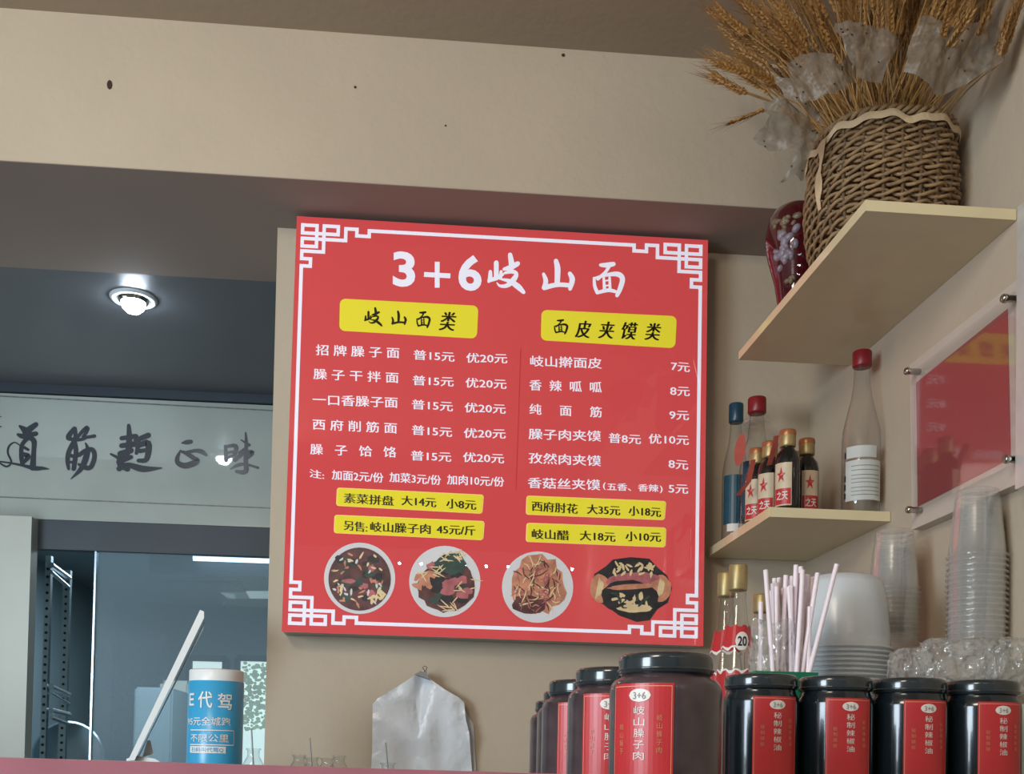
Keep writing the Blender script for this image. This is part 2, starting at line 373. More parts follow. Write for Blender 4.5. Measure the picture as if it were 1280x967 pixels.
# perforated steel rack
rk = thing('steel_rack', 'perforated steel shelving upright leaning in the kitchen behind the left opening', 'rack', (at(75, 900, 3.3).x, 3.3, -1.2))
for (xa, xb, ya, Y) in ((57, 64, 694, 3.2), (79, 88, 712, 3.5)):
    a_, b_ = at(xa, ya, Y), at(xb, ya, Y)
    V = bmesh.new(); box(V, (a_.x, Y, -1.19), (b_.x, Y+.02, a_.z)); up = obj('upright', V, 'steel', rk)
    hl = []
    for k in range(26):
        z = a_.z-.04-k*.024; hl.append(off(lathe([(0, -.001), (.0045, -.001), (.0045, .001), (0, .001)], 8), (0, 0, 0)))
        V_, F_ = hl[-1]; hl[-1] = ([((a_.x+b_.x)/2+v[0], Y-.001+v[2], z+v[1]) for v in V_], F_)
    obj('holes', join(*hl), 'black', up)
for ya, yb in ((706, 722), (858, 868), (888, 893)):
    a_, b_ = at(64, ya, 3.2), at(86, yb, 3.5)
    obj('crossbar', tube([a_, b_], .009, 8), 'steel', rk)
    obj('crossbar', tube([a_-Vector((0, 0, .02)), b_-Vector((0, 0, .03))], .006, 8), 'steel', rk)
# round pot lid and items in the dark kitchen
c_ = at(85, 945, 3.9)
V, Fc = lathe([(0, -.01), (.12, -.008), (.13, 0), (.12, .008), (0, .02)], 32)
tag(obj('pot_lid', ([(c_.x+v[0], c_.y+v[2], c_.z+v[1]) for v in V], Fc), 'steel', smooth=True), 'large round steel lid standing behind the rack near the left edge', 'lid')
# tube light seen through the pane
a_, b_ = at(182, 692, 3.6), at(345, 700, 3.6)
t = thing('tube_light', 'long glowing tube light beyond the glass under the banner', 'light', ((a_.x+b_.x)/2, 3.6, a_.z))
obj('tube', tube([(a_.x+.16, 3.6, b_.z), (b_.x+.3, 3.6, b_.z)], .012, 10), 'tube_glow', t)
obj('housing', bx((a_.x, 3.59, b_.z+.013), (b_.x+.34, 3.66, b_.z+.05)), 'steel', t)
for hx in (a_.x+.2, b_.x+.1): obj('hanger', tube([(hx, 3.63, b_.z+.049), (hx, 3.63, .9899)], .004, 6), 'steel', t)
obj('reflector', bx((a_.x, 3.66, b_.z-.05), (b_.x+.34, 3.67, b_.z+.05)), 'room_dark', t)
for k, q in enumerate((((205, 728), (300, 728), (315, 752), (225, 752)), ((275, 740), (345, 740), (350, 748), (285, 748)))):
    pts = []
    for x, y in q:
        d = ray(x, y); pts.append(d*(.982/d.z) if d.z > .01 else d)
    V = [tuple(p) for p in pts]+[(p.x, p.y, .9895) for p in pts]
    tag(obj('ceiling_panel', (V, [(0, 1, 2, 3), (4, 5, 6, 7), (0, 1, 5, 4), (1, 2, 6, 5), (2, 3, 7, 6), (3, 0, 4, 7)]), ['room_wall', 'panel_glow'][k]),
        ['pale square ceiling tile in the room beyond the glass', 'narrow glowing ceiling panel beside the pale tile beyond the glass'][k], 'panel')
# far window with daylight and greenery
for n_, (x0, x1, y0, y1) in enumerate(((237, 280, 822, 905), (297, 345, 822, 960))):
    a_, b_ = at(x0, y0, 6.95), at(x1, y1, 6.95)
    w_ = struct('window_%d' % (n_+1), bx((a_.x, 6.96, b_.z), (b_.x, 6.99, a_.z)), 'daylight')
    for xx in (a_.x, b_.x): struct('window_frame', bx((xx-.02, 6.93, b_.z), (xx+.02, 6.97, a_.z)), 'dark_trim', w_)
    for zz in (a_.z, b_.z): struct('window_frame', bx((a_.x, 6.93, zz-.02), (b_.x, 6.97, zz+.02)), 'dark_trim', w_)
    gs = []
    for k in range(260):
        x = random.uniform(a_.x+.03, b_.x-.03); z = random.uniform(b_.z+(a_.z-b_.z)*(.35 if n_ else -.1), a_.z-.03 if n_ else b_.z+.25*(a_.z-b_.z)); r_ = random.uniform(.007, .020)
        gs.append(([(x+r_*math.cos(TAU*j/6+k), 6.945+.01*math.sin(j*2), z+r_*.8*math.sin(TAU*j/6+k)) for j in range(6)], [tuple(range(6))]))
    fo = obj('foliage', join(*gs), 'foliage', w_); fo['kind'] = 'stuff'
a_, b_ = at(168, 858, 5.2), at(215, 900, 5.2)
tag(obj('storage_box', bx((a_.x, 5.2, -1.19), (b_.x, 5.7, a_.z), .01), 'room_wall'), 'pale storage cabinet standing in the dark room beyond the glass', 'cabinet')
a_, b_ = at(222, 850, 5.9), at(236, 900, 5.9)
tag(obj('refrigerator', bx((a_.x-.1, 5.9, -1.19), (b_.x, 6.4, a_.z), .02), 'cream_panel'), 'white upright cabinet close left of the far bright window', 'cabinet')

# downlight
dc = Vector((0, 0, 0)); d = ray(167, 372); dc = d*(SZ/d.z)
t = thing('downlight', 'round recessed downlight glowing in the dark kitchen ceiling', 'light', (dc.x, dc.y, SZ-.001), local=True)
obj('trim_ring', lathe([(.036, 0), (.038, -.006), (.046, -.006), (.05, -.002), (.05, 0)], 40), 'lamp_ring', t, True)
obj('inner_cup', lathe([(.036, 0), (.030, -.010), (.026, -.012), (.022, -.004)], 40), 'chrome', t, True)
obj('bulb', lathe([(.0245, -.002), (.0255, -.012), (.0225, -.022), (.014, -.030), (0, -.032)], 32), 'lamp_glow', t, True)

# ------------------------------------------------------------------ menu sign
SY = 1.880
sg = thing('menu_sign', 'big red lightbox menu sign with white title on the back wall', 'sign', (.17, 1.92, .222))
A, B_, Cc, D_ = at(371, 270, SY), at(885, 300, SY), at(879, 807, SY), at(352, 789, SY)
def slab(q, y0, y1):
    V = [(p.x, y0, p.z) for p in q]+[(p.x, y1, p.z) for p in q]
    return V, [(0, 1, 2, 3), (4, 5, 6, 7), (0, 1, 5, 4), (1, 2, 6, 5), (2, 3, 7, 6), (3, 0, 4, 7)]
obj('face_panel', slab((A, B_, Cc, D_), SY, SY+.003), 'sign_red', sg)
obj('case', slab((A+Vector((.001, 0, -.001)), B_+Vector((-.001, 0, -.001)), Cc+Vector((-.001, 0, .001)), D_+Vector((.001, 0, .001))), SY+.0032, WY-.002), 'sign_frame', sg)
f1 = lambda x, y: at(x, y, SY-.0006); f2 = lambda x, y: at(x, y, SY-.0012)
def strip(pts, wd, mapf):
    gs = []
    for (x0, y0), (x1, y1) in zip(pts, pts[1:]):
        l = math.hypot(x1-x0, y1-y0); ux, uy = (x1-x0)/l, (y1-y0)/l; h = wd/2; e = h*.98
        q = [(x0-ux*e-uy*h, y0-uy*e+ux*h), (x1+ux*e-uy*h, y1+uy*e+ux*h), (x1+ux*e+uy*h, y1+uy*e-ux*h), (x0-ux*e+uy*h, y0-uy*e-ux*h)]
        gs.append(([(p_.x, p_.y-3e-5*(len(gs)+1), p_.z) for p_ in (mapf(*p) for p in q)], [(0, 1, 2, 3)]))
    return join(*gs)
orn = [[(0,0),(75,0),(75,110),(0,110),(0,70),(227,70),(227,8),(285,8),(285,42),(350,42),(350,12)],
       [(0,0),(0,42),(187,42),(187,0),(113,0),(113,137),(0,137),(0,177),(47,177),(47,215),(0,215)]]
corners = {'tl': ((378.5, 281), (1, .055), (-.035, 1)), 'tr': ((876, 308), (-1, -.055), (-.012, 1)),
           'br': ((870, 795.5), (-1, -.033), (.010, -1)), 'bl': ((362, 778.5), (1, .035), (.035, -1))}
ends = {}
for k, (o_, ex, ey) in corners.items():
    fn = lambda x, y: (o_[0]+(x*ex[0]+y*ey[0])/4.2, o_[1]+(x*ex[1]+y*ey[1])/4.2)
    obj('corner_fret', join(*[off(strip([fn(*p) for p in s], 4.3, f1), (0, -.0005*k_, 0)) for k_, s in enumerate(orn)]), 'sign_white', sg)
    ends[k] = (fn(350, 12), fn(0, 215))
for a_, b_ in ((ends['tl'][0], ends['tr'][0]), (ends['bl'][0], ends['br'][0]), (ends['tl'][1], ends['bl'][1]), (ends['tr'][1], ends['br'][1])):
    obj('border_line', strip([a_, b_], 4.4, f1), 'sign_white', sg)
obj('divider_line', strip([(651, 436), (645, 612)], 1.2, f1), 'divider', sg)
# title
obj('title_text', text('3', 491, 334.5, 519, 336, 58, f1, .030, hy=1.0, cy=.36), 'sign_white', sg)
obj('title_text', strip([(533, 343), (560, 344.5)], 6, f1), 'sign_white', sg)
obj('title_text', strip([(546.5, 330), (546.5, 356.5)], 6, f1), 'sign_white', sg)
obj('title_text', text('6', 573, 339.5, 602, 341, 58, f1, .030, hy=1.0, cy=.36), 'sign_white', sg)
qi = [[(185,172,28),(185,290,28)],[(140,240,20),(138,290,26),(128,315,18)],[(130,308,22),(190,288,24),(235,262,16)],[(222,240,18),(215,290,22)],
 [(290,112,26),(302,190,34),(290,235,24)],[(245,222,20),(300,206,30),(348,180,28)],[(248,252,14),(300,240,24),(338,256,22),(318,300,32),(270,345,26),(215,350,16),(190,325,6)],
 [(228,300,12),(290,315,26),(350,355,34),(393,398,22)]]
shan = [[(640,158,26),(652,220,34),(648,340,30)],[(545,258,18),(562,310,28),(550,365,26)],[(550,362,30),(650,340,26),(745,345,26)],[(745,255,24),(764,300,32),(747,372,22)]]
mn = [[(980,190,20),(1030,190,30),(1078,182,26)],[(1045,195,22),(1020,240,18),(958,296,20)],[(930,290,16),(935,350,20),(955,400,22)],
 [(935,290,14),(1030,265,20),(1110,260,30),(1146,295,30),(1128,370,28),(1105,422,22)],[(955,400,20),(1040,382,22),(1100,395,18)],
 [(1003,285,14),(1010,385,20)],[(1048,285,14),(1052,385,18)],[(1005,312,9),(1048,306,9)],[(1008,350,9),(1048,344,9)]]
z7 = lambda x, y: (590+x/6.095, 300+y/6.095)
for s in (qi, shan, mn): obj('title_text', strokes([[(x, y, ww*1.3) for x, y, ww in st] for st in s], z7, f1), 'sign_white', sg)
# yellow heading plates
def plate(q, rr, m, name):
    mp = quadmap(q); w_ = math.dist(q[0], q[1]); h_ = math.dist(q[1], q[2])
    pts = [mp(x/w_, y/h_) for x, y in rrect(0, 0, w_, h_, rr)]
    return obj(name, pl(pts, SY-.0006, .0005), m, sg)
h1 = plate(((425, 373), (598, 382), (596, 423), (424, 413)), 7, 'sign_yellow', 'heading_plate')
h2 = plate(((677, 387), (846, 395), (844, 435), (676, 425)), 7, 'sign_yellow', 'heading_plate')
def reuse(s, src, dst):
    sx, sy, sw, sh = src; dx, dy, dw, dh = dst; k = dw/sw*1.2
    return strokes([[(x, y, ww*1.25) for x, y, ww in st] for st in s], lambda x, y: (dx+(x-sx)/sw*dw, dy+(y-sy)/sh*dh), f2)
Q, S_, N_ = (115, 100, 290, 310), (532, 145, 245, 240), (915, 170, 245, 265)
obj('heading_text', join(reuse(qi, Q, (455, 384, 23, 24)), reuse(shan, S_, (489, 388, 19, 18)), reuse(mn, N_, (520, 389, 18, 21)), bold2(1.3, '类', 549, 401, 570, 402, 23, f2, .25)), 'sign_black', h1)
obj('heading_text', join(reuse(mn, N_, (692, 399, 18, 19)), *[bold2(1.3, c, x-10, y, x+10, y+1, 21, f2, .25) for c, x, y in (('皮', 729, 411), ('夹', 758, 412), ('馍', 787, 413), ('类', 816, 414))]), 'sign_black', h2)
# menu lines:   text, x0, y0, x1, y1, height
ln = [('招 牌 臊 子 面', 395, 437, 499, 441, 13), ('普15元', 517, 443, 568, 446, 12), ('优20元', 583, 447, 634, 448, 12),
 ('臊 子 干 拌 面', 392, 467, 498, 472, 13), ('普15元', 516, 475, 567, 477, 12), ('优20元', 582, 478, 633, 480, 12),
 ('一口香臊子面', 391, 499, 497, 503, 13), ('普15元', 515, 505, 566, 508, 12), ('优20元', 581, 509, 632, 511, 12),
 ('西 府 削 筋 面', 391, 530, 496, 535, 13), ('普15元', 515, 537, 565, 540, 12), ('优20元', 580, 541, 632, 542, 12),
 ('臊   子   饸   饹', 388, 561, 495, 565, 13), ('普15元', 514, 569, 564, 571, 12), ('优20元', 579, 571, 630, 573, 12),
 ('注:', 387, 591, 405, 594, 10), ('加面2元/份', 415, 593, 479, 597, 12), ('加菜3元/份', 487, 596, 551, 600, 12), ('加肉10元/份', 559, 599, 630, 602, 12),
 ('岐山擀面皮', 663, 451, 752, 454, 13), ('7元', 839, 457, 862, 459, 12), ('香  辣  呱  呱', 662, 481, 752, 484, 13), ('8元', 838, 488, 862, 489, 12),
 ('纯     面     筋', 662, 511, 752, 515, 13), ('9元', 837, 518, 861, 519, 12), ('臊子肉夹馍', 661, 542, 751, 545, 13), ('普8元', 761, 547, 801, 549, 12), ('优10元', 811, 548, 861, 550, 12),
 ('孜然肉夹馍', 661, 572, 751, 576, 13), ('8元', 836, 579, 860, 581, 12), ('香菇丝夹馍', 660, 603, 750, 606, 13), ('(', 754, 606, 757, 606, 9), ('五香、香辣', 759, 608, 823, 610, 9), (')', 825, 610, 828, 610, 9), ('5元', 836, 610, 860, 611, 12)]
for s, x0, y0, x1, y1, h in ln: obj('menu_text', bold2(.55, s, x0, y0, x1, y1, h, f1), 'sign_white', sg)
for q, tx in ((((421, 609), (605, 618), (603, 642), (420, 632)), (('素菜拼盘', 430, 622, 492, 626), ('大14元', 502, 625, 545, 628), ('小8元', 558, 629, 595, 631))),
              (((418, 643), (606, 651), (604, 675), (417, 666)), (('另售:', 430, 656, 459, 659), ('岐山臊子肉', 463, 658, 538, 661), ('45元/斤', 546, 661, 594, 663))),
              (((658, 619), (833, 626), (831, 650), (657, 643)), (('西府肘花', 665, 632, 722, 636), ('大35元', 734, 636, 775, 638), ('小18元', 786, 638, 826, 640))),
              (((658, 653), (833, 659), (832, 684), (657, 677)), (('岐山醋', 665, 667, 711, 669), ('大18元', 725, 669, 769, 671), ('小10元', 782, 670, 826, 671)))):
    pb = plate(q, 3.6, 'sign_cream', 'price_plate')
    mp = quadmap(q)
    inner = [mp(x, y) for x, y in ((.008, .04), (.992, .04), (.992, .96), (.008, .96))]
    w_ = math.dist(q[0], q[1])-2.2; h_ = math.dist(q[1], q[2])-2.2; mq = quadmap(inner)
    obj('plate_face', pl([mq(x/w_, y/h_) for x, y in rrect(0, 0, w_, h_, 2.8)], SY-.0012, .0005), 'sign_yellow', pb)
    obj('plate_text', join(*[bold2(.9, s, x0, y0, x1, y1, 12, lambda x, y: at(x, y, SY-.0018)) for s, x0, y0, x1, y1 in tx]), 'sign_black', pb)
# food pictures
def blob(cx, cy, rx, ry, Y, n=28, jit=0, rot=0):
    out = []
    for i in range(n):
        a = TAU*i/n; k = 1+jit*random.uniform(-1, 1); x, y = rx*k*math.cos(a), ry*k*math.sin(a)
        out.append(tuple(at(cx+x*math.cos(rot)-y*math.sin(rot), cy+x*math.sin(rot)+y*math.cos(rot), Y)))
    return out, [tuple(range(n))]
def multi(name, groups, parent):
    V, Fc, mi, ms = [], [], [], []
    for gi, (m_, g_) in enumerate(groups):
        g_ = off(g_, (0, -1.5e-5*gi, 0))
        if m_ not in ms: ms.append(m_)
        n = len(V); V += g_[0]
        for f in g_[1]: Fc.append(tuple(i+n for i in f)); mi.append(ms.index(m_))
    o = obj(name, (V, Fc), ms, parent); o.data.polygons.foreach_set('material_index', mi); return o
def picture(kind, cx, cy):
    d0, d1, d2 = SY-.0006, SY-.0012, SY-.0012
    gr = []
    if kind < 3:
        base = obj('food_picture', pl([(cx+44.5*math.cos(TAU*i/48), cy+44.5*math.sin(TAU*i/48)) for i in range(48)], d0, .0005), 'plate_grey', sg)
    else:
        base = obj('food_picture', pl([(cx+a, cy+b) for a, b in ((-50, 0), (-45, -18), (-30, -28), (-22, -36), (0, -39), (24, -37), (34, -26), (46, -16), (52, 0), (47, 18), (34, 26), (24, 40), (8, 42), (-14, 34), (-30, 22), (-46, 14))], d0, .0005), 'food_dark', sg)
    if kind == 0:
        gr.append(('food_brown', blob(cx, cy+1, 39, 39.5, d1, 40)))
        for k in range(26): gr.append((random.choice(('food_dark', 'food_pink', 'food_green')), blob(cx+random.uniform(-26, 26), cy+random.uniform(-26, 26), random.uniform(4, 8), random.uniform(3, 6), d1, 9, .25)))
        for k in range(46):
            a = random.uniform(0, TAU); r_ = 35*math.sqrt(random.uniform(.1, 1)); gr.append((random.choice(('food_cream', 'plate_grey', 'food_tan')), blob(cx+r_*math.cos(a), cy+r_*math.sin(a), random.uniform(2.5, 5), random.uniform(.9, 1.8), d2, 7, .3, random.uniform(0, 3))))
        for k in range(8): gr.append(('food_cream', blob(cx+22+random.uniform(-9, 8), cy+20+random.uniform(-8, 10), 5, 2, d2, 8, .3, random.uniform(0, 3))))
    if kind == 1:
        gr.append(('food_brown', blob(cx+2, cy+6, 36, 32, d1, 30, .06)))
        for k in range(30): gr.append((random.choice(('food_dark', 'food_dark', 'food_pink', 'food_green')), blob(cx+random.uniform(-25, 28), cy+random.uniform(-20, 26), random.uniform(5, 9), random.uniform(3, 7), d1, 9, .25)))
        gr.append(('food_green', blob(cx+8, cy-22, 20, 14, d1, 12, .15)))
        for k in range(16): gr.append(('food_tan', blob(cx-24+random.uniform(-12, 12), cy-2+random.uniform(-11, 10), 6, 3, d2, 8, .3, random.uniform(0, 3))))
        for k in range(40):
            x, y = random.choice(((10, -31), (30, 5), (-16, -12), (6, 30))); gr.append(('food_cream', blob(cx+x+random.uniform(-14, 12), cy+y+random.uniform(-7, 7), random.uniform(4, 9), .8, d2, 6, .2, random.uniform(-.9, 1.2))))
    if kind == 2:
        gr.append(('food_tan', blob(cx+1, cy-2, 34, 36, d1, 26, .12)))
        gr.append(('food_brown', blob(cx-12, cy+22, 22, 12, d1, 14, .2)))
        for k in range(110):
            a = random.uniform(0, TAU); r_ = 30*math.sqrt(random.random()); x, y = cx+r_*math.cos(a), cy-2+r_*math.sin(a)*1.05; q = random.uniform(0, TAU); l = random.uniform(4, 9); bend = random.uniform(-.9, .9)
            gr.append((random.choice(('food_tan', 'food_pink', 'food_cream', 'food_brown')), strokes([[(x-l*math.cos(q), y-l*math.sin(q), .9), (x-3*bend*math.sin(q), y+3*bend*math.cos(q), 1.6), (x+l*math.cos(q), y+l*math.sin(q), .9)]], lambda x, y: (x, y), lambda x, y: at(x, y, d2))))
    if kind == 3:
        for x, y, rx, ry in ((-38, 0, 13, 18), (38, 0, 13, 17)): gr.append(('food_tan', blob(cx+x, cy+y, rx, ry, d1, 18, .05)))
        for x in (-38, 38):
            for k in range(5): gr.append(('food_cream', blob(cx+x+k*1.5-3, cy, 1, 14-k*1.5, d1, 10, .1, .2)))
        gr.append(('food_pink', blob(cx+2, cy-11, 33, 9, d1, 20, .08, -.1)))
        gr.append(('food_dark', blob(cx, cy+12, 36, 22, d1, 24, .05, .1)))
        gr.append(('food_tan', blob(cx+2, cy-2, 30, 3.5, d2, 20, .1, -.06)))
        gr.append(('food_cream', blob(cx+6, cy+25, 22, 5, d1, 20, .1)))
        for k in range(26): gr.append(('food_cream', blob(cx+4+random.uniform(-26, 24), cy-23+random.uniform(-8, 6), 4.2, 1.6, d2, 7, .3, random.uniform(0, 3))))
        for k in range(24): gr.append((random.choice(('food_cream', 'food_cream', 'food_green')), blob(cx+2+random.uniform(-24, 22), cy+14+random.uniform(-8, 9), 5, 2, d2, 7, .3, random.uniform(0, 3))))
    multi('food_pieces', gr, base)
for k, (cx, cy) in enumerate(((449.5, 722.5), (556, 726.5), (672, 733.5), (788, 735))): picture(k, cx, cy)

# ------------------------------------------------------------------ shelves
s = thing('upper_shelf', 'upper cream board shelf on the right wall under the wheat basket', 'shelf', (.674, 1.5, .7065))
obj('board', bx((.5745, 1.2635, .7066), (WX-.0005, 1.758, .7205)), 'melamine', s)
obj('edge_band', bx((.5735, 1.2625, .7066), (WX-.001, 1.2634, .7205)), 'melamine_edge', s)
obj('edge_band', bx((.5733, 1.2635, .7066), (.5744, 1.758, .7205)), 'melamine_edge', s)
s = thing('lower_shelf', 'lower cream board shelf in the corner carrying the liquor bottles', 'shelf', (.674, 1.75, .395))
obj('board', bx((.5765, 1.6, .395), (WX-.0005, 1.935, .4105)), 'melamine', s)
obj('edge_band', bx((.5755, 1.599, .395), (WX-.001, 1.5999, .4105)), 'melamine_edge', s)
obj('edge_band', bx((.5753, 1.6, .395), (.5764, 1.935, .4105)), 'melamine_edge', s)

# ------------------------------------------------------------------ wicker basket with dried wheat
BC = Vector((.671, 1.432, .7215))
bk = thing('wicker_basket', 'brown woven basket with cream cloth liner on the upper shelf', 'basket', BC, local=True)
def sup(a, e=2.5): return (abs(math.cos(a))**e+abs(math.sin(a))**e)**(-1/e)
def brad(t): return .080+.016*math.sin(min(1, t*1.6+.12)*PI/2)-.006*max(0, t-.6)/.4
BH = .165; rows = 13; NS = 24
for j in range(rows):
    t_ = (j+.5)/rows; z = t_*BH; r_ = brad(t_); g2 = []
    for s_ in (0, 1):
        pts = []
        n = NS*8
        for i in range(n):
            a = TAU*i/n; ph = a*NS/2+s_*PI+(j % 2)*PI/2
            pts.append(((r_+.0036*math.cos(ph)) * sup(a)*math.cos(a), (r_+.0036*math.cos(ph))*sup(a)*math.sin(a), z+.0034*math.sin(ph)+.0008*math.sin(a*3+j)))
        pts.append(pts[0]); g2.append(tube(pts, .0027, 5, False))
    obj('woven_row', join(*g2), 'wicker', bk, True)
for i in range(NS):
    a = TAU*(i+.5)/NS
    obj('stake', tube([(brad(k/8)*sup(a)*math.cos(a), brad(k/8)*sup(a)*math.sin(a), k/8*BH+.001) for k in range(9)], .0028, 5), 'wicker_dark', bk, True)
g2 = []
for s_ in range(3):
    pts = []
    for i in range(241):
        a = TAU*i/240; ph = a*18+s_*TAU/3; rr_ = brad(1)+.001+.005*math.cos(ph)
        pts.append((rr_*sup(a)*math.cos(a), rr_*sup(a)*math.sin(a), BH+.006+.004*math.sin(ph)))
    g2.append(tube(pts, .0034, 5, False))
obj('braided_rim', join(*g2), 'wicker', bk, True)
g2 = [tube([(r_*sup(TAU*i/80)*math.cos(TAU*i/80), r_*sup(TAU*i/80)*math.sin(TAU*i/80), .004) for i in range(81)], .004, 5, False) for r_ in (.07, .062, .054, .046, .038, .03, .02, .01)]
obj('base', join(*g2), 'wicker_dark', bk, True)
# liner band draped round the outside under the rim
V, Fc = [], []; n = 120
for i in range(n):
    a = TAU*i/n; k = sup(a)
    for q, (dr, dz) in enumerate(((.0070, .000), (.0088, -.005), (.0074, -.0105))):
        wv = .0022*math.sin(a*9)+.0018*math.sin(a*17+1); r_ = brad(.95)+dr+wv*.4
        V.append((r_*k*math.cos(a), r_*k*math.sin(a), BH+dz+wv+.002*math.sin(a*5)))
for i in range(n):
    for q in range(2):
        a_ = i*3+q; b_ = ((i+1) % n)*3+q; Fc.append((a_, b_, b_+1, a_+1))
obj('cloth_liner', (V, Fc), 'liner', bk, True)
# liner tail hanging at the left side
V, Fc = [], []
for i in range(9):
    z = BH-.005-i*.0125; ang = PI+.28+.01*math.sin(i); ww = .006+.003*math.sin(i*1.3+1)
    for s_ in (-1, 1):
        a = ang+s_*ww/.1; r_ = brad(z/BH)*sup(a)+.009+.001*math.sin(i*2); V.append((r_*math.cos(a), r_*math.sin(a), z))
Fc = [(2*i, 2*i+1, 2*i+3, 2*i+2) for i in range(8)]
obj('liner_tail', (V, Fc), 'liner', bk, True)

def ear_mesh(seed):
    rnd = random.Random(seed); gs = []; n = 10; L = .058
    bend = rnd.uniform(-.006, .006)
    def pt(t): return Vector((bend*t*t*1.5, 0, L*t))
    for i in range(n):
        for s_ in (-1, 1):
            t = (i+.25*(s_ > 0))/n; c = pt(t)+Vector((s_*.0034*(1-.4*t), rnd.uniform(-.0014, .0014), 0)); h = .0066; r_ = .0029*(1-.3*t)
            dx = s_*.0016
            vs = [(c.x-r_, c.y, c.z), (c.x+r_, c.y, c.z), (c.x, c.y-r_, c.z), (c.x, c.y+r_, c.z), (c.x-dx, c.y, c.z-h*.7), (c.x+dx, c.y, c.z+h)]
            gs.append((vs, [(0, 2, 4), (2, 1, 4), (1, 3, 4), (3, 0, 4), (2, 0, 5), (1, 2, 5), (3, 1, 5), (0, 3, 5)]))
    aw = []
    for i in range(24):
        t = i/24; c = pt(t); s_ = 1 if i % 2 else -1; l = rnd.uniform(.030, .055)*(1.1-.3*t)
        e = c+Vector((s_*rnd.uniform(.004, .014), rnd.uniform(-.010, .010), l)); w_ = .0005
        aw.append(([(c.x-w_, c.y, c.z), (c.x+w_, c.y, c.z), (c.x, c.y+w_, c.z), tuple(e)], [(0, 1, 3), (1, 2, 3), (2, 0, 3)]))
    return gs, aw
ears = []
for k in range(8):
    gs, aw = ear_mesh(k); V, Fc = join(*gs); nF = len(Fc); V2, F2 = join((V, Fc), join(*aw))
    me = bpy.data.meshes.new('ear'); me.from_pydata(V2, [], F2); me.materials.append(M['wheat_ear']); me.materials.append(M['wheat_awn'])
    me.polygons.foreach_set('material_index', [0]*nF+[1]*(len(F2)-nF)); ears.append(me)
OP = BC+Vector((0, 0, BH))
def stalk(target, aim, lab, grp):
    base = OP+Vector((random.uniform(-.045, .045), random.uniform(-.05, .05), -.03))
    base.x += (target.x-base.x)*.12
    mid = base.lerp(target, .5)+Vector((0, 0, .012)); out = (target-OP)
    pts = [base, base.lerp(mid, .55)+Vector((0, 0, .004)), mid, mid.lerp(target, .5)+Vector((0, 0, .006)), target]
    t = obj('wheat_stalk', ([tuple(Vector(v)-base) for v in tube(pts, [.0012, .0012, .0011, .001, .0009], 5)[0]], tube(pts, .001, 5)[1]), 'straw_stem', loc=base)
    tag(t, lab, 'dried wheat', grp)
    e = bpy.data.objects.new('ear', random.choice(ears)); C.objects.link(e); e.parent = t; e.location = target-base
    q = aim.normalized().to_track_quat('Z', 'Y'); e.rotation_mode = 'QUATERNION'
    e.rotation_quaternion = q @ Matrix.Rotation(random.uniform(0, TAU), 4, 'Z').to_quaternion()
zones = (('dried wheat stalk fanning out to the left side of the basket', 'wheat stalks fanning left', 40, (925, 1012), (36, 118), (1.36, 1.60)),
         ('dried wheat stalk in the upper left part of the bouquet', 'wheat stalks at upper left', 62, (945, 1085), (-30, 88), (1.33, 1.58)),
         ('dried wheat stalk standing upright in the middle of the bouquet', 'upright wheat stalks in the middle', 62, (1068, 1175), (-50, 70), (1.30, 1.56)),
         ('dried wheat stalk leaning against the right wall side of the bouquet', 'wheat stalks leaning right', 56, (1165, 1285), (-40, 95), (1.24, 1.42)))
for lab, grp, cnt, xr, yr, dr_ in zones:
    for k in range(cnt):
        P = at(random.uniform(*xr), random.uniform(*yr), random.uniform(*dr_))
        if P.x > WX-.02: P.x = WX-.02-random.random()*.02
        if P.z > CZ-.10: P.z = CZ-.10-random.random()*.04
        aim = (P-OP).normalized()+Vector((random.uniform(-.15, .15), random.uniform(-.1, .1), .25))
        if P.x < .60: aim = (P-OP).normalized()*1.3+Vector((-.15, 0, random.uniform(-.25, .2)))
        if P.x > WX-.07: aim.x = -.04; aim.y = -.3-.3*random.random()
        stalk(P, aim, lab, grp)
P = at(956, 137, 1.45); stalk(P, at(888, 162, 1.45)-P, 'lone wheat stalk drooping left and lowest against the beam', None)

# translucent gauze wrapping pieces
def sheet(name, label, pts, Y, bulge=.02, dots=6, seed=1):
    rnd = random.Random(seed); bm = bmesh.new()
    cx = sum(p[0] for p in pts)/len(pts); cy = sum(p[1] for p in pts)/len(pts)
    vs_ = [bm.verts.new(at(x, y, Y)) for x, y in pts]
    es = [bm.edges.new((vs_[i], vs_[(i+1) % len(vs_)])) for i in range(len(vs_))]
    bmesh.ops.triangle_fill(bm, edges=es, use_beauty=True)
    for _ in range(3): bmesh.ops.subdivide_edges(bm, edges=bm.edges, cuts=1, use_grid_fill=True); 
    c0 = at(cx, cy, Y)
    for v in bm.verts:
        d_ = (v.co-c0).length; v.co.y += -bulge*math.exp(-(d_/.05)**2)+.022*mnoise.noise(v.co*22+Vector((seed*3.1, 0, 0)))+.008*mnoise.noise(v.co*70)
        v.co.x += .003*mnoise.noise(v.co*60+Vector((9, 0, 0)))
    o = obj(name, bm, 'tissue', None, True); tag(o, label, 'wrapping')
    gs = []
    for k in range(dots):
        for _ in range(30):
            v = rnd.choice(o.data.vertices).co
            if abs(v.x-c0.x) < .045 and abs(v.z-c0.z) < .035: break
        gs.append(([(v.x+.0013*math.cos(TAU*j/8), v.y-.0012, v.z+.0011*math.sin(TAU*j/8)) for j in range(8)], [tuple(range(8))]))
    obj('printed_dots', join(*gs), 'black', o)
    return o
sheet('gauze_sheet', 'pale gauze wrapping at upper middle of the bouquet with black dots', [(1040, 35), (1062, 42), (1088, 40), (1118, 60), (1108, 82), (1098, 108), (1072, 106), (1062, 92), (1048, 66), (1038, 50)], 1.27, .02, 8, 1)
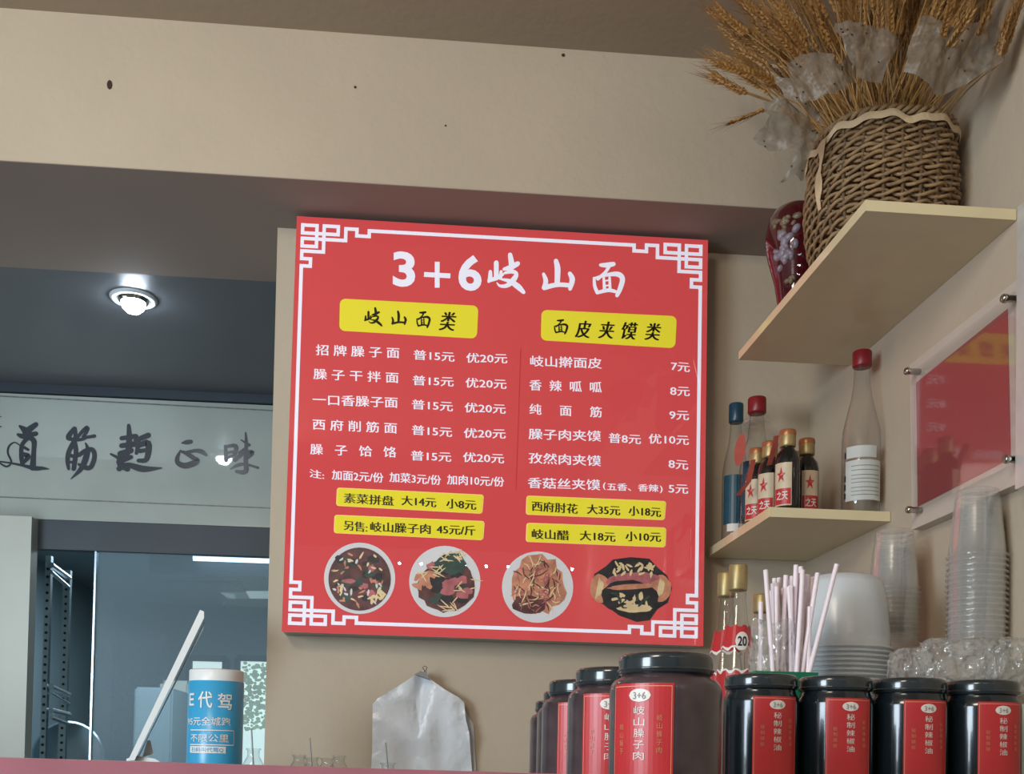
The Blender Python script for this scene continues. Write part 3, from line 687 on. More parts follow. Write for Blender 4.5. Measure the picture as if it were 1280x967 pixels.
sheet('gauze_sheet', 'grey gauze wrapping left of the bouquet centre above the basket rim', [(980, 88), (1000, 70), (1022, 76), (1036, 96), (1052, 78), (1062, 60), (1070, 105), (1050, 118), (1032, 130), (1002, 132), (990, 112)], 1.29, .02, 6, 2)
sheet('gauze_sheet', 'large gauze wrapping piece at right of the bouquet nearest the right wall', [(1128, 92), (1136, 52), (1152, 18), (1166, 36), (1176, 50), (1198, 44), (1214, 40), (1222, 22), (1232, 48), (1255, 46), (1250, 84), (1225, 98), (1205, 108), (1172, 118), (1150, 104)], 1.255, .02, 4, 3)
sheet('gauze_sheet', 'pinkish gauze wrapping drooping down left of the basket over the beam', [(955, 126), (975, 132), (1006, 142), (1022, 150), (1020, 170), (1010, 196), (1006, 224), (1000, 226), (992, 222), (974, 230), (986, 212), (990, 198), (978, 192), (958, 192), (938, 176), (952, 164), (958, 150)], 1.37, .014, 7, 4)
sheet('gauze_sheet', 'dim gauze scrap right of the basket in the wall shadow', [(1206, 130), (1222, 140), (1234, 150), (1236, 176), (1222, 188), (1208, 186)], 1.40, .004, 2, 5)
sheet('gauze_sheet', 'narrow folded gauze strip above the left end of the basket rim', [(966, 100), (985, 108), (1010, 132), (1030, 140), (1024, 150), (1004, 142), (976, 124)], 1.33, .006, 3, 6)

# vase
VP = Vector((.634, 1.655, .7215))
v_ = thing('vase', 'glossy burgundy vase with raised grey peony behind the wicker basket', 'vase', VP, local=True)
obj('body', lathe([(0, .002), (.022, .001), (.026, .006), (.027, .03), (.034, .075), (.045, .115), (.050, .140), (.0495, .160), (.045, .180), (.036, .195), (.026, .2015), (.022, .200), (.020, .19), (0, .188)], 40), 'vase_glaze', v_, True)
def petal(cz, ang, rr, sc, tilt):
    V, Fc = lathe([(0, .0035), (.5, .003), (.85, .001), (1, -.002)], 10)
    out = []
    for x, y, z in V:
        X, Z = x*sc, y*sc*.7; X, Z = X*math.cos(tilt)-Z*math.sin(tilt), X*math.sin(tilt)+Z*math.cos(tilt)
        a = ang+X/rr; r_ = rr+z+.0012; out.append((r_*math.cos(a), r_*math.sin(a), cz+Z))
    return out, Fc
def vr(z):
    pr_ = [(.006, .026), (.03, .027), (.075, .034), (.115, .045), (.142, .050), (.163, .046), (.178, .034)]
    for (a, ra), (b__, rb) in zip(pr_, pr_[1:]):
        if z <= b__: return ra+(rb-ra)*(z-a)/(b__-a)
    return .034
fa = R(232)
gs = []
for k in range(26):
    z = .118+random.uniform(-.028, .026); gs.append(petal(z, fa+random.uniform(-.40, .40)-.1, vr(z), random.uniform(.005, .010), random.uniform(0, 3)))
obj('raised_peony', join(*gs), 'vase_flower', v_, True)
gs = [petal(.152+random.uniform(-.012, .014), fa+random.uniform(-.5, .4), vr(.155), random.uniform(.005, .009), random.uniform(0, 3)) for k in range(14)]
gs += [petal(.078+random.uniform(-.014, .006), fa+random.uniform(-.1, .25), vr(.08), .006, random.uniform(0, 3)) for k in range(4)]
obj('raised_leaves', join(*gs), 'vase_leaf', v_, True)

# ------------------------------------------------------------------ bottles
def label_wrap(r, z0, z1, a0, a1, n=14, th=.0004):
    V = []
    for i in range(n+1):
        a = a0+(a1-a0)*i/n
        for z in (z0, z1): V.append(((r+th)*math.cos(a), (r+th)*math.sin(a), z))
    return V, [(2*i, 2*i+2, 2*i+3, 2*i+1) for i in range(n)]
def wrap_text(s, r, ac, zc, w_, h_, th=.0008, bold=.01, vertical=False):
    """text on a cylinder of radius r, centred at angle ac"""
    gs = []
    if vertical:
        for i, ch in enumerate(s):
            V, Fc, _ = tmesh(ch, bold); z = zc+h_*(len(s)/2-i-.5)
            gs.append(([((r+th)*math.cos(ac+(u-.5)*w_/r), (r+th)*math.sin(ac+(u-.5)*w_/r), z+(v-.37)*h_*.82) for u, v in V], Fc))
        return join(*gs)
    V, Fc, _ = tmesh(s, bold)
    return [((r+th)*math.cos(ac+(u-.5)*w_/r), (r+th)*math.sin(ac+(u-.5)*w_/r), zc+(v-.37)*h_) for u, v in V], Fc
def bottle(label, loc, prof, glassm, capm, capr, capz0, capz1, parts=(), name='liquor_bottle', group=None, rz=0):
    t = thing(name, label, 'bottle', loc, rz, group, local=True)
    obj('glass_body', lathe(prof, 36), glassm, t, True)
    obj('cap', lathe([(0, capz0), (capr*.95, capz0), (capr, capz0+.002), (capr, capz1-.002), (capr*.93, capz1), (0, capz1)], 28), capm, t, True)
    for nm, g_, m_ in parts: obj(nm, g_, m_, t)
    return t
LZ = .411
FA = -PI/2      # angle facing the camera side
# big clear bottle with red cap
pf = [(0, .003), (.026, .001), (.0305, .005), (.0312, .02), (.0312, .105), (.030, .125), (.024, .150), (.0165, .178), (.0135, .20), (.0125, .225), (.0125, .236), (.010, .236)]
bottle('tall clear glass bottle with red cap and printed white label alone on lower shelf', (.7385, 1.632, LZ), [(a*.98, b*1.087) for a, b in pf], 'clear_glass', 'red_cap', .0152, .243, .2685,
       [('back_label', label_wrap(.0312, .018, .083, FA-1.25, FA+.75), 'back_label'), ('upper_label', label_wrap(.0312, .087, .106, FA-1.2, FA+.4), 'back_label'),
        ('printed_lines', join(*[label_wrap(.0312, z, z+.0012, FA-.9, FA+.6, 10, .0008) for z in (.026, .032, .038, .046, .052, .058, .066, .073)]), 'print_grey'),
        ('dark_bars', join(*[label_wrap(.0312, z, z+.010, FA-1.32, FA-1.22, 2, .0009) for z in (.022, .036, .050, .088)]), 'black')])
# two clear bottles at the back left
pf = [(0, .003), (.024, .001), (.0275, .005), (.0275, .108), (.024, .128), (.015, .158), (.012, .182), (.0115, .205), (.009, .205)]
bottle('clear bottle with dark teal cap at the far left end of lower shelf', (at(919, 600, 1.885).x, 1.885, LZ), [(a*.87, b*1.2) for a, b in pf], 'clear_glass', 'teal_cap', .0135, .228, .263,
       [('label', label_wrap(.0239, .034, .125, FA-1.3, FA+1.2), 'teal_label'), ('white_foot', label_wrap(.0239, .020, .034, FA-.9, FA+.7, 10, .0007), 'label_white')])
bottle('clear collared bottle with bright red cap beside the teal capped bottle', (at(945, 600, 1.83).x, 1.83, LZ), [(r_*1.1, z*1.15) for r_, z in pf], 'clear_glass', 'red_cap', .0165, .228, .256,
       [('collar_ring', lathe([(.013, .208), (.024, .209), (.026, .212), (.024, .215), (.013, .216)], 32), 'clear_plastic'), ('label', label_wrap(.0303, .034, .135, FA-1.2, FA+1.2), 'teal_label'),
        ('gold_disc', ([(x, y, z) for x, y, z in wrap_text('●', .0303, FA-.2, .120, .009, .014)[0]], wrap_text('●', .0303, FA-.2, .120, .009, .014)[1]), 'gold_cap')])
V, Fc = lathe([(0, -.0006), (1, -.0006), (1, .0006), (0, .0006)], 28)
p = at(925, 562, 1.79)
tag(obj('hang_tag', ([(p.x+v[0]*.0095+.12*v[1]*.03, p.y+v[2], p.z+v[1]*.029) for v in V], Fc), 'pink_tag'), 'oval salmon tag hung on the clear bottle beside the red cap', 'tag')
# five small dark bottles with gold caps
def small(label, loc, rz=0):
    t = bottle(label, loc, [(0, .002), (.015, .001), (.0175, .004), (.0178, .070), (.0160, .080), (.0100, .088), (.0085, .096), (.0085, .106), (.006, .106)],
               'dark_liquor', 'gold_cap', .0115, .0915, .114, name='small_bottle', group='small gold capped dark bottles on the lower shelf', rz=rz)
    la = FA-.75
    l_ = obj('label', label_wrap(.0178, .006, .066, la-.75, la+.75), 'cream_label', t)
    obj('red_field', label_wrap(.0178, .008, .030, la-.68, la+.68, 10, .0008), 'label_red', l_)
    obj('star_mark', wrap_text('★', .0178, la-.1, .049, .013, .026, .0009, .0), 'label_red', l_)
    obj('label_text', wrap_text('之天', .0178, la, .020, .016, .013, .0012, .02), 'label_white', l_)
    obj('cap_band', lathe([(.0117, .107), (.0119, .108), (.0119, .113), (.0112, .1147), (0, .1148)], 28), 'gold_rim', t, True)
    return t
s1 = small('small dark bottle with gold cap, second from right of its row, front label showing', (.605, 1.632, LZ))
for (px_, Y, rz, lb) in ((1008, 1.672, .75, 'small dark bottle with gold cap at the right end of its row'),
                         (962, 1.695, 0, 'small gold capped bottle third from right, half behind a hanging pink ribbon'),
                         (946, 1.735, 0, 'leftmost small gold capped bottle in front of the clear bottles'),
                         (992, 1.745, .3, 'small gold capped bottle mostly hidden behind the two front ones')):
    p = at(px_, 600, Y); q = dup(s1, (p.x, Y, LZ), rz, lb, (1.12, 1.12, 1.16))
p = at(984, 600, 1.632); s1.location.x = p.x; s1.scale = (1.12, 1.12, 1.16)
p = at(946, 520, 1.71)
def ribbon(pts, Y0, Y1, wd):
    n = len(pts); V = []
    for i, (x, y) in enumerate(pts):
        c = at(x, y, Y0+(Y1-Y0)*i/(n-1)); V += [(c.x-wd/2, c.y, c.z), (c.x+wd/2, c.y+.003, c.z+.003), (c.x+wd/2, c.y+.0038, c.z+.003), (c.x-wd/2, c.y+.0008, c.z)]
    Fc = []
    for i in range(n-1):
        for k in range(4): Fc.append((4*i+k, 4*i+(k+1) % 4, 4*i+4+(k+1) % 4, 4*i+4+k))
    return V, Fc
tag(obj('neck_ribbon', ribbon([(971, 545), (969, 556), (966, 568), (962, 582)], 1.612, 1.645, .010), 'pink_tag'), 'pink paper ribbon hanging from neck of second gold capped bottle', 'ribbon')
tag(obj('neck_ribbon', ribbon([(942, 575), (939, 590), (936, 603), (928, 613), (923, 620)], 1.672, 1.690, .010), 'pink_tag'), 'pink paper ribbon hanging lowest at left before the teal label', 'ribbon')

# ------------------------------------------------------------------ poster on the right wall
ps = thing('wall_poster', 'red poster behind clear acrylic on four steel studs on right wall', 'poster', (WX, 1.39, .36))
def fx(dx): return lambda x, y: onx(x, y, WX-dx)
def wallpoly(pts, dx, th):
    f = [onx(x, y, WX-dx) for x, y in pts]; n = len(f)
    V = [tuple(p) for p in f]+[(p.x+th, p.y, p.z) for p in f]
    return V, [tuple(range(n)), tuple(range(n, 2*n))[::-1]]+[(i, (i+1) % n, (i+1) % n+n, i+n) for i in range(n)]
obj('backing_board', wallpoly([(1137, 456), (1272, 349), (1279, 601), (1140, 662)], .018, .0175), 'poster_board', ps)
obj('red_sheet', wallpoly([(1145, 478), (1259, 386), (1263, 573), (1147, 633)], .0190, .0008), 'poster_red', ps)
obj('acrylic_cover', wallpoly([(1139, 465), (1266, 364), (1270, 576), (1141, 641)], .028, .003), 'acrylic', ps)
for x, y in ((1137, 464), (1259, 373), (1262, 574), (1139, 637)):
    c = onx(x, y, WX-.034)
    V, Fc = lathe([(0, .016), (.0045, .016), (.0045, 0), (.0055, -.001), (.0055, -.005), (.0045, -.007), (0, -.0075)], 16)
    obj('stud', ([(c.x+v[2], c.y+v[0], c.z+v[1]) for v in V], Fc), 'chrome', ps, True)
pf2 = thing('picture_frame', 'silver picture frame cut off by the right edge of the photo', 'frame', (WX, 1.1, .3))
e1, e2, e3, e4 = onx(1271, 350, WX-.03), onx(1278, 600, WX-.03), None, None
ytop = e1.y
obj('frame_bar', bx((WX-.03, ytop-.035, .345), (WX-.001, ytop, .695)), 'silver_frame', pf2)
obj('frame_bar', bx((WX-.03, .86, .66), (WX-.001, ytop-.0351, .695)), 'silver_frame', pf2)
obj('frame_bar', bx((WX-.03, .86, .345), (WX-.001, ytop-.0351, .380)), 'silver_frame', pf2)
obj('frame_bar', bx((WX-.03, .825, .345), (WX-.001, .8599, .695)), 'silver_frame', pf2)
obj('picture_panel', bx((WX-.012, .861, .381), (WX-.002, ytop-.0352, .659)), 'poster_board', pf2)

# ------------------------------------------------------------------ counter and ledge
CT = -.045
tag(obj('countertop', bx((-1.35, .58, CT-.04), (WX-.001, WY-.001, CT), .004), 'worktop'), 'grey countertop that carries the jars along the bottom', 'counter')
a_, b_ = at(0, 946, .5), at(640, 965, .5)
V = [(-.9, .48, a_.z+(b_.z-a_.z)*(-.9-a_.x)/(b_.x-a_.x)), (.3, .48, a_.z+(b_.z-a_.z)*(.3-a_.x)/(b_.x-a_.x))]
zz = (V[0][2], V[1][2])
V = [(x, y, z) for y in (.48, .50) for x, z in ((-.9, zz[0]), (.3, zz[1]), (.3, -.4), (-.9, -.4))]
tag(obj('front_ledge', (V, [(0, 1, 2, 3), (7, 6, 5, 4), (0, 4, 5, 1), (1, 5, 6, 2), (2, 6, 7, 3), (3, 7, 4, 0)]), 'ledge_red'), 'dusty red ledge running along the bottom left of the photo', 'ledge')

# ------------------------------------------------------------------ jars
def jar(label, loc, rz, bodym, words, sub, name, group, H=.129, rb=.043, rl=.0362):
    t = thing(name, label, 'jar', loc, rz, group, local=True)
    obj('glass_body', lathe([(0, .002), (rb*.88, .001), (rb*.98, .005), (rb, .012), (rb, H-.030), (rb*.985, H-.025), (rb*.92, H-.0205), (rl*.95, H-.018), (rl*.93, H-.014), (0, H-.013)], 44), bodym, t, True)
    l_ = obj('lid', lathe([(rl*.93, H-.016), (rl*.99, H-.0155), (rl, H-.013), (rl*1.0, H-.005), (rl*.985, H-.0022), (rl*.93, H-.0005), (rl*.86, H), (rl*.80, H-.001), (0, H-.0005)], 48), 'lid_black', t, True)
    obj('knurl', lathe([(rl*1.005, H-.0135), (rl*1.03, H-.0125), (rl*1.005, H-.0115)], 48), 'lid_black', l_, True)
    lh = .0255/rb
    lb = obj('label', label_wrap(rb, .004, H-.0245, FA-lh, FA+lh), 'label_red', t)
    fr_ = []
    for a0, a1, z0, z1 in ((-lh*.95, lh*.95, H-.0270, H-.0264), (-lh*.95, -lh*.93, .006, H-.0264), (lh*.93, lh*.95, .006, H-.0264)):
        fr_.append(label_wrap(rb, z0, z1, FA+a0, FA+a1, 10, .0007))
    obj('label_border', join(*fr_), 'label_trim', lb)
    oz = H-.0335
    V = []
    for i in range(17):
        u = -1+i/8; hh = .0048*math.sqrt(max(0, 1-u*u))+1e-5; a = FA+.0088/rb*u
        V += [((rb+.0008)*math.cos(a), (rb+.0008)*math.sin(a), oz-hh), ((rb+.0008)*math.cos(a), (rb+.0008)*math.sin(a), oz+hh)]
    obj('emblem', (V, [(2*i, 2*i+2, 2*i+3, 2*i+1) for i in range(16)]), 'label_white', lb)
    obj('emblem_text', wrap_text('3+6', rb, FA, oz, .010, .0075, .0013, 0), 'print_grey', lb)
    obj('label_text', wrap_text(words, rb, FA, H-.0405-.0042*len(words), .0086, .0084, .0009, 0, True), 'label_white', lb)
    for sx, n in ((-1, 4), (1, 5)):
        obj('label_small_text', wrap_text(sub[:n], rb, FA+sx*.0155/rb, H-.062-.004*(sx < 0), .0040, .0060, .0009, 0, True), 'label_gold', lb)
    return t
pj = 'meat jars in a row running back from the front'
j1 = jar('nearest and largest jar of minced meat with black lid and red label', (.2036, .79, CT), R(-40), 'jar_meat', '岐山臊子肉', '岐山臊子肉', 'meat_jar', pj)
for (x, y, rz, lb) in ((.192, .92, -18, 'second meat jar from the front, label hidden behind the nearest'), (.1885, 1.065, -12, 'third meat jar back with narrow visible strip of red label'),
                       (.2055, 1.23, -10, 'fourth meat jar back in the row at lower centre'), (.222, 1.43, -10, 'farthest meat jar, only a sliver of red label showing')):
    dup(j1, (x, y, CT), R(rz), lb)
cj = 'chili oil jars lined up at lower right'
k1 = jar('chili oil jar at the left end of the lower right row, beneath the straws', (.3885, 1.10, CT), R(6), 'jar_black', '秘制辣椒油', '秘制辣椒油', 'chili_oil_jar', cj, H=.143, rb=.0405, rl=.0385)
for (x, y, rz, lb) in ((.4715, 1.10, 0, 'second chili oil jar from left, beneath the white tubs'), (.5545, 1.10, 3, 'third chili oil jar from left, beneath the crinkled plastic'), (.6375, 1.10, 2, 'rightmost chili oil jar cut by the photo edge')):
    dup(k1, (x, y, CT), R(rz), lb)

# ------------------------------------------------------------------ glass bottles of liquor behind the jars
pf = [(0, .003), (.026, .001), (.0295, .006), (.0285, .125), (.0255, .155), (.0195, .198), (.0125, .228), (.0106, .250), (.0105, .292), (.008, .292)]
def num(zc, rr): return [('red_band', label_wrap(rr-.004, zc, zc+.030, FA-1.3, FA+1.3), 'label_red')]
def red_bottle(label, px_, Y, ty):
    p = at(px_, ty, Y); H = p.z-CT; k = H/.295
    prf = [(r_, z*k) for r_, z in pf]
    t = bottle(label, (p.x, Y, CT), prf, 'clear_glass', 'gold_cap', .0120, H-.034, H, name='vinegar_bottle')
    def cone(z0, z1, r0, r1, a0, a1, zig, m_, nm):
        V = []; n = 14
        for i in range(n+1):
            a = a0+(a1-a0)*i/n; w0 = zig*math.sin(i*1.7)
            V += [((r0+.0006)*math.cos(a), (r0+.0006)*math.sin(a), z0+w0), ((r1+.0006)*math.cos(a), (r1+.0006)*math.sin(a), z1+w0*.6)]
        return obj(nm, (V, [(2*i, 2*i+2, 2*i+3, 2*i+1) for i in range(n)]), m_, t)
    cone(.190*k, .217*k, .0212, .0155, FA-1.5, FA+1.5, .003, 'label_red', 'neck_label')
    cone(.100*k, .160*k, .0290, .0262, FA-1.6, FA+.5, .003, 'label_red', 'label')
    cone(.1585*k, .1615*k, .0267, .0263, FA-1.6, FA+.5, .003, 'label_white', 'label_edge')
    cone(.1875*k, .1905*k, .0217, .0213, FA-1.5, FA+1.5, .003, 'label_white', 'label_edge')
    return t, k
red_bottle('clear bottle with gold cap and red neck label, rear left of the numbered one', 908, 1.42, 716)
t, k = red_bottle('gold capped clear bottle with red label and round number sticker', 923, 1.33, 706)
na, nr, nz = FA-.05, .0235, .197*k
def nd(u, v, th): return ((nr+th)*math.cos(na+u/nr), (nr+th)*math.sin(na+u/nr), nz+v)
V = []
for i in range(13):
    u = -1+i/6; hh = .0118*math.sqrt(max(0, 1-u*u))+1e-5; V += [nd(.0088*u, -hh, 0), nd(.0088*u, hh, 0)]
d_ = obj('number_disc', (V, [(2*i, 2*i+2, 2*i+3, 2*i+1) for i in range(12)]), 'label_white', t)
V, Fc, _ = tmesh('20', .02)
obj('number', ([nd((u-.5)*.0115, (v-.36)*.017, .0006) for u, v in V], Fc), 'black', d_)
pp = at(952, 743, 1.55)
bottle('short gold capped bottle standing just behind the pink straws', (pp.x, 1.55, CT), [(0, .002), (.022, .001), (.025, .006), (.025, pp.z-CT-.09), (.011, pp.z-CT-.05), (.010, pp.z-CT-.01), (.008, pp.z-CT-.01)], 'clear_glass', 'gold_cap', .0125, pp.z-CT-.028, pp.z-CT)

# ------------------------------------------------------------------ straws in a green box
def px3(x, y, Y): return at(x, y, Y)
a_, b_ = at(945, 838, 1.19), at(1023, 838, 1.19)
zt = a_.z
gb = thing('straw_box', 'green cardboard box holding the white drinking straws', 'box', ((a_.x+b_.x)/2, 1.22, CT))
for p_, q_ in (((a_.x, 1.19), (b_.x, 1.1915)), ((a_.x, 1.2485), (b_.x, 1.25)), ((a_.x, 1.1916), (a_.x+.0015, 1.2484)), ((b_.x-.0015, 1.1916), (b_.x, 1.2484))):
    obj('side_panel', bx((p_[0], p_[1], CT+.0005), (q_[0], q_[1], zt)), 'green_card', gb)
sl = [((945+12, 712), (966, 838)), ((966, 729), (970, 838)), ((974, 722), (972, 838)), ((984, 724), (978, 838)), ((990, 720), (983, 838)), ((995, 706), (990, 838)), ((1001, 708), (996, 838)),
      ((1003, 712), (1000, 838)), ((1009, 718), (1003, 838)), ((1022, 716), (1004, 830)), ((1015, 722), (1006, 838)), ((1046, 705), (1012, 838)), ((979, 735), (975, 838)), ((963, 738), (968, 838)),
      ((970, 728), (980, 838)), ((993, 726), (986, 838)), ((1006, 740), (998, 838)), ((951, 752), (943+8, 838)), ((986, 733), (993, 838)), ((998, 722), (979, 838)), ((1012, 758), (1010, 838))]
for k in range(12): x_ = random.uniform(968, 1008); sl.append(((x_+random.uniform(-4, 5), random.uniform(716, 742)), (966+(x_-968)*.95, 838)))
sgp = 'white straws standing in the green box'
for k, ((x0, y0), (x1, y1)) in enumerate(sl):
    Y = 1.200+.040*((k*5) % 11)/11; T = at(x0, y0, Y); Bm = at(x1, y1, Y); dv = (Bm-T).normalized(); bot = Bm+dv*.1
    if bot.x < a_.x+.006: bot.x = a_.x+.006
    if bot.x > b_.x-.006: bot.x = b_.x-.006
    lb = 'white drinking straw in the bundle standing in the green box'
    gp = sgp
    if k == 11: lb, gp = 'straw leaning far right out of the bundle across the tubs', None
    if k == 0: lb, gp = 'straw at the left side of the bundle leaning left', None
    V, Fc = tube([T, bot], .0030, 8, False)
    V2, F2 = tube([T+dv*.001, bot], .0024, 8, False)
    tag(obj('drinking_straw', join((V, Fc), (V2, F2)), 'straw_white', None, True), lb, 'straw', gp)
# clear sleeve around the straws
V = []; n = 24; q0, q1 = at(947, 780, 1.2), at(1004, 780, 1.2); zc0, zc1 = zt-.02, at(970, 775, 1.2).z
cx = (q0.x+q1.x)/2; rx = (q1.x-q0.x)/2
for i in range(n):
    a = TAU*i/n
    for z in (zc0, (zc0+zc1)/2, zc1):
        wv = 1+.10*math.sin(a*5+z*90); V.append((cx+rx*wv*math.cos(a)*.98, 1.222+.025*wv*math.sin(a), z+.004*math.sin(a*4)*(z == zc1)))
Fc = [(3*i+q, 3*((i+1) % n)+q, 3*((i+1) % n)+q+1, 3*i+q+1) for i in range(n) for q in range(2)]
tag(obj('plastic_sleeve', (V, Fc), 'crinkle', None, True), 'crumpled clear plastic sleeve around the lower straws', 'bag')

# ------------------------------------------------------------------ inverted translucent tubs
ORD = 'first second third fourth fifth sixth seventh eighth ninth tenth eleventh twelfth thirteenth fourteenth fifteenth sixteenth seventeenth eighteenth nineteenth twentieth'.split()
tp = at(1051, 722, 1.36); N = 14; pitch_ = .0062
tubm = None
for k in range(N):
    zb = tp.z-.100-k*pitch_
    lb = 'topmost frosted tub turned upside down behind the straws' if k == 0 else '%s frosted tub from the top of the upside down stack' % ORD[k]
    if k == 0:
        tubm = thing('plastic_tub', lb, 'tub', (tp.x, 1.36, zb), 0, 'frosted tubs stacked upside down', local=True)
        obj('shell', lathe([(.0655, 0), (.0685, .0005), (.0685, .003), (.065, .0035), (.0635, .020), (.060, .060), (.055, .088), (.050, .0965), (.042, .100), (0, .1005)], 44), 'tub_plastic', tubm, True)
    else:
        q = dup(tubm, (tp.x, 1.36, zb), 0, lb)
# clear cups
cupm = None
def cups(px_, Y, ytop_, n, words, grp):
    global cupm
    P = at(px_, ytop_, Y)
    for k in range(n):
        z = P.z-.088-k*.0072
        lb = ('topmost clear cup of the %s' % words) if k == 0 else '%s cup from the top of the %s' % (ORD[k], words)
        if cupm is None:
            cupm = thing('plastic_cup', lb, 'cup', (P.x, Y, z), 0, grp, local=True)
            obj('shell', lathe([(.0355, 0), (.0372, .0006), (.0372, .0026), (.0350, .003), (.0335, .018), (.0332, .0185), (.029, .060), (.0262, .0835), (.0250, .087), (.0225, .088), (.021, .0865), (0, .0865)], 36), 'clear_plastic', cupm, True)
        else:
            q = dup(cupm, (P.x, Y, z), random.uniform(0, 3), lb); q['group'] = grp
    return P.z-.088-(n-1)*.0072
zA = cups(1118, 1.46, 663, 13, 'shorter cup stack left of the poster corner', 'cups in the shorter stack')
zB = cups(1222, 1.285, 613, 19, 'taller cup stack in front of the poster', 'cups in the taller stack')
zr = .118
lowest = min(zA, zB)
for nm, (x, Y, zt2), lb in (('cup_stand', (at(1118, 663, 1.46).x, 1.46, zA), 'low block hidden under the shorter cup stack'), ('cup_stand', (at(1222, 613, 1.285).x, 1.285, zB), 'low block hidden under the taller cup stack')):
    tag(obj(nm, bx((x-.036, Y-.036, CT), (x+.036, Y+.036, zt2-.0005), .003), 'clear_plastic'), lb, 'stand')
tag(obj('tub_stand', bx((tp.x-.05, 1.31, CT), (tp.x+.05, 1.41, tp.z-.100-(N-1)*pitch_-.0005), .003), 'plastic_white'), 'low white block hidden under the frosted tub stack', 'stand')
# crinkled plastic-wrapped bundle
def crumple(name, label, x0, x1, y0, y1, Y, seed):
    a, b = at(x0, y1, Y), at(x1, y0, Y); c = (a+b)/2; sx, sz = (b.x-a.x)/2, (b.z-a.z)/2
    bm = bmesh.new(); bmesh.ops.create_icosphere(bm, subdivisions=5, radius=1)
    for v in bm.verts:
        p = v.co.copy(); q = Vector([math.copysign(abs(k_)**.55, k_) for k_ in p])
        d = 1+.16*mnoise.noise(p*3.2+Vector((seed, 0, 0)))+.10*abs(mnoise.noise(p*8+Vector((0, seed, 0))))
        v.co = Vector((q.x*sx*d, q.y*.028*d, q.z*sz*d))
        v.co += c
    return tag(obj(name, bm, 'crinkle', None, True), label, 'bag')
crumple('plastic_bundle', 'crumpled clear plastic pack at left between tubs and cups', 1118, 1156, 812, 866, 1.22, 2)
crumple('plastic_bundle', 'large crumpled clear plastic pack lying before the taller cup stack', 1152, 1236, 800, 866, 1.195, 5)
crumple('plastic_bundle', 'crumpled clear plastic pack at the right photo edge above the jars', 1232, 1310, 800, 866, 1.19, 9)
for k, (x, Y) in enumerate(((1137, 1.22), (1196, 1.195), (1268, 1.19))):
    p = at(x, 868, Y)
    tag(obj('pack_stand', bx((p.x-.015, Y-.02, CT), (p.x+.015, Y+.02, p.z-.012), .002), 'plastic_white'), ['hidden riser below the left crumpled pack', 'hidden riser below the large crumpled pack', 'hidden riser below the right crumpled pack'][k], 'stand')

# ------------------------------------------------------------------ bag on clip, canister, screen, small glassware
out = [(463, 974), (465, 940), (466, 880), (472, 873), (490, 862), (506, 852), (520, 842), (528, 838), (540, 850), (556, 862), (574, 872), (580, 878), (582, 900), (586, 915), (590, 960), (592, 977)]
bm = bmesh.new(); vs_ = [bm.verts.new(at(x, y, WY-.022)) for x, y in out]
es = [bm.edges.new((vs_[i], vs_[(i+1) % len(vs_)])) for i in range(len(vs_))]
bmesh.ops.triangle_fill(bm, edges=es, use_beauty=True)
for _ in range(4): bmesh.ops.subdivide_edges(bm, edges=[e for e in bm.edges if e.calc_length() > .008], cuts=1)
bmesh.ops.triangulate(bm, faces=bm.faces)
ck = at(530, 840, WY-.022); vb = at(519, 905, WY-.022)
for v in bm.verts:
    d1_ = abs(v.co.x-(vb.x+.15*(v.co.z-vb.z))); f = max(0, 1-d1_/.012)*max(0, min(1, (v.co.z-vb.z+.005)/.03))*max(0, min(1, (ck.z-v.co.z)/.02))
    v.co.y += .016*f-.010*math.exp(-((v.co.z-at(530, 900, 1.9).z)/.05)**2)+.012*mnoise.noise(Vector((v.co.x*28, 0, v.co.z*12)))+.004*mnoise.noise(v.co*80)
    v.co.y = min(v.co.y, WY-.003)
bg = thing('plastic_bag_bundle', 'bundle of white plastic bags hung on wall below the menu', 'bag', (ck.x, WY-.02, ck.z))
obj('front_bag', bm, 'bag_white', bg, True)
obj('rear_bag', pl([(560, 866), (584, 892), (592, 905), (596, 977), (470, 974), (474, 880)], WY-.004, .003), 'bag_white', bg)
cl = thing('binder_clip', 'small grey binder clip holding the hanging white bags', 'clip', (ck.x, WY-.03, ck.z))
q = [at(x, y, WY-.045) for x, y in ((519, 842), (538, 849), (533, 841), (526, 838))]
V = [tuple(p) for p in q]+[(p.x, WY-.02, p.z) for p in q]
obj('jaw', (V, [(0, 1, 2, 3), (4, 5, 6, 7), (0, 1, 5, 4), (1, 2, 6, 5), (2, 3, 7, 6), (3, 0, 4, 7)]), 'print_grey', cl)
obj('wire_handle', tube([at(x, y, WY-.034) for x, y in ((529, 842), (531, 838), (528, 834), (531, 832), (534, 834), (532, 838), (533, 842))], .0007, 5), 'black', cl)
# blue canister
CY = 1.60
a_, b_ = at(236, 850, CY), at(305, 852, CY); r_ = (b_.x-a_.x)/2; c_ = (a_+b_)/2
H = c_.z-CT+.010
cn = thing('paper_canister', 'round blue canister with white lettering standing in the left opening', 'canister', (c_.x, CY, CT), local=True)
obj('printed_wall', lathe([(0, .001), (r_*.98, .001), (r_, .004), (r_, H-.012), (r_*.98, H-.0115)], 48), 'canister_blue', cn, True)
obj('white_rim', lathe([(r_*.975, H-.014), (r_*.975, H+.004), (r_*.94, H+.006), (r_*.92, H+.004), (r_*.92, H-.01)], 48), 'plastic_white', cn, True)
zpx = lambda y: c_.z-(y-851)/F*CY*1.0-CT-.001
fa = FA+.12
def lineon(s_, xc, y, w_, h_, b_=.012): return wrap_text(s_, r_, FA+math.asin(max(-1, min(1, (xc-269.5)/35))), zpx(y), w_, h_, .0009, b_)
obj('canister_text', join(lineon('E', 244, 874, .012, .026), lineon('代', 262, 875, .022, .026), lineon('驾', 286, 877, .022, .026)), 'label_white', cn)
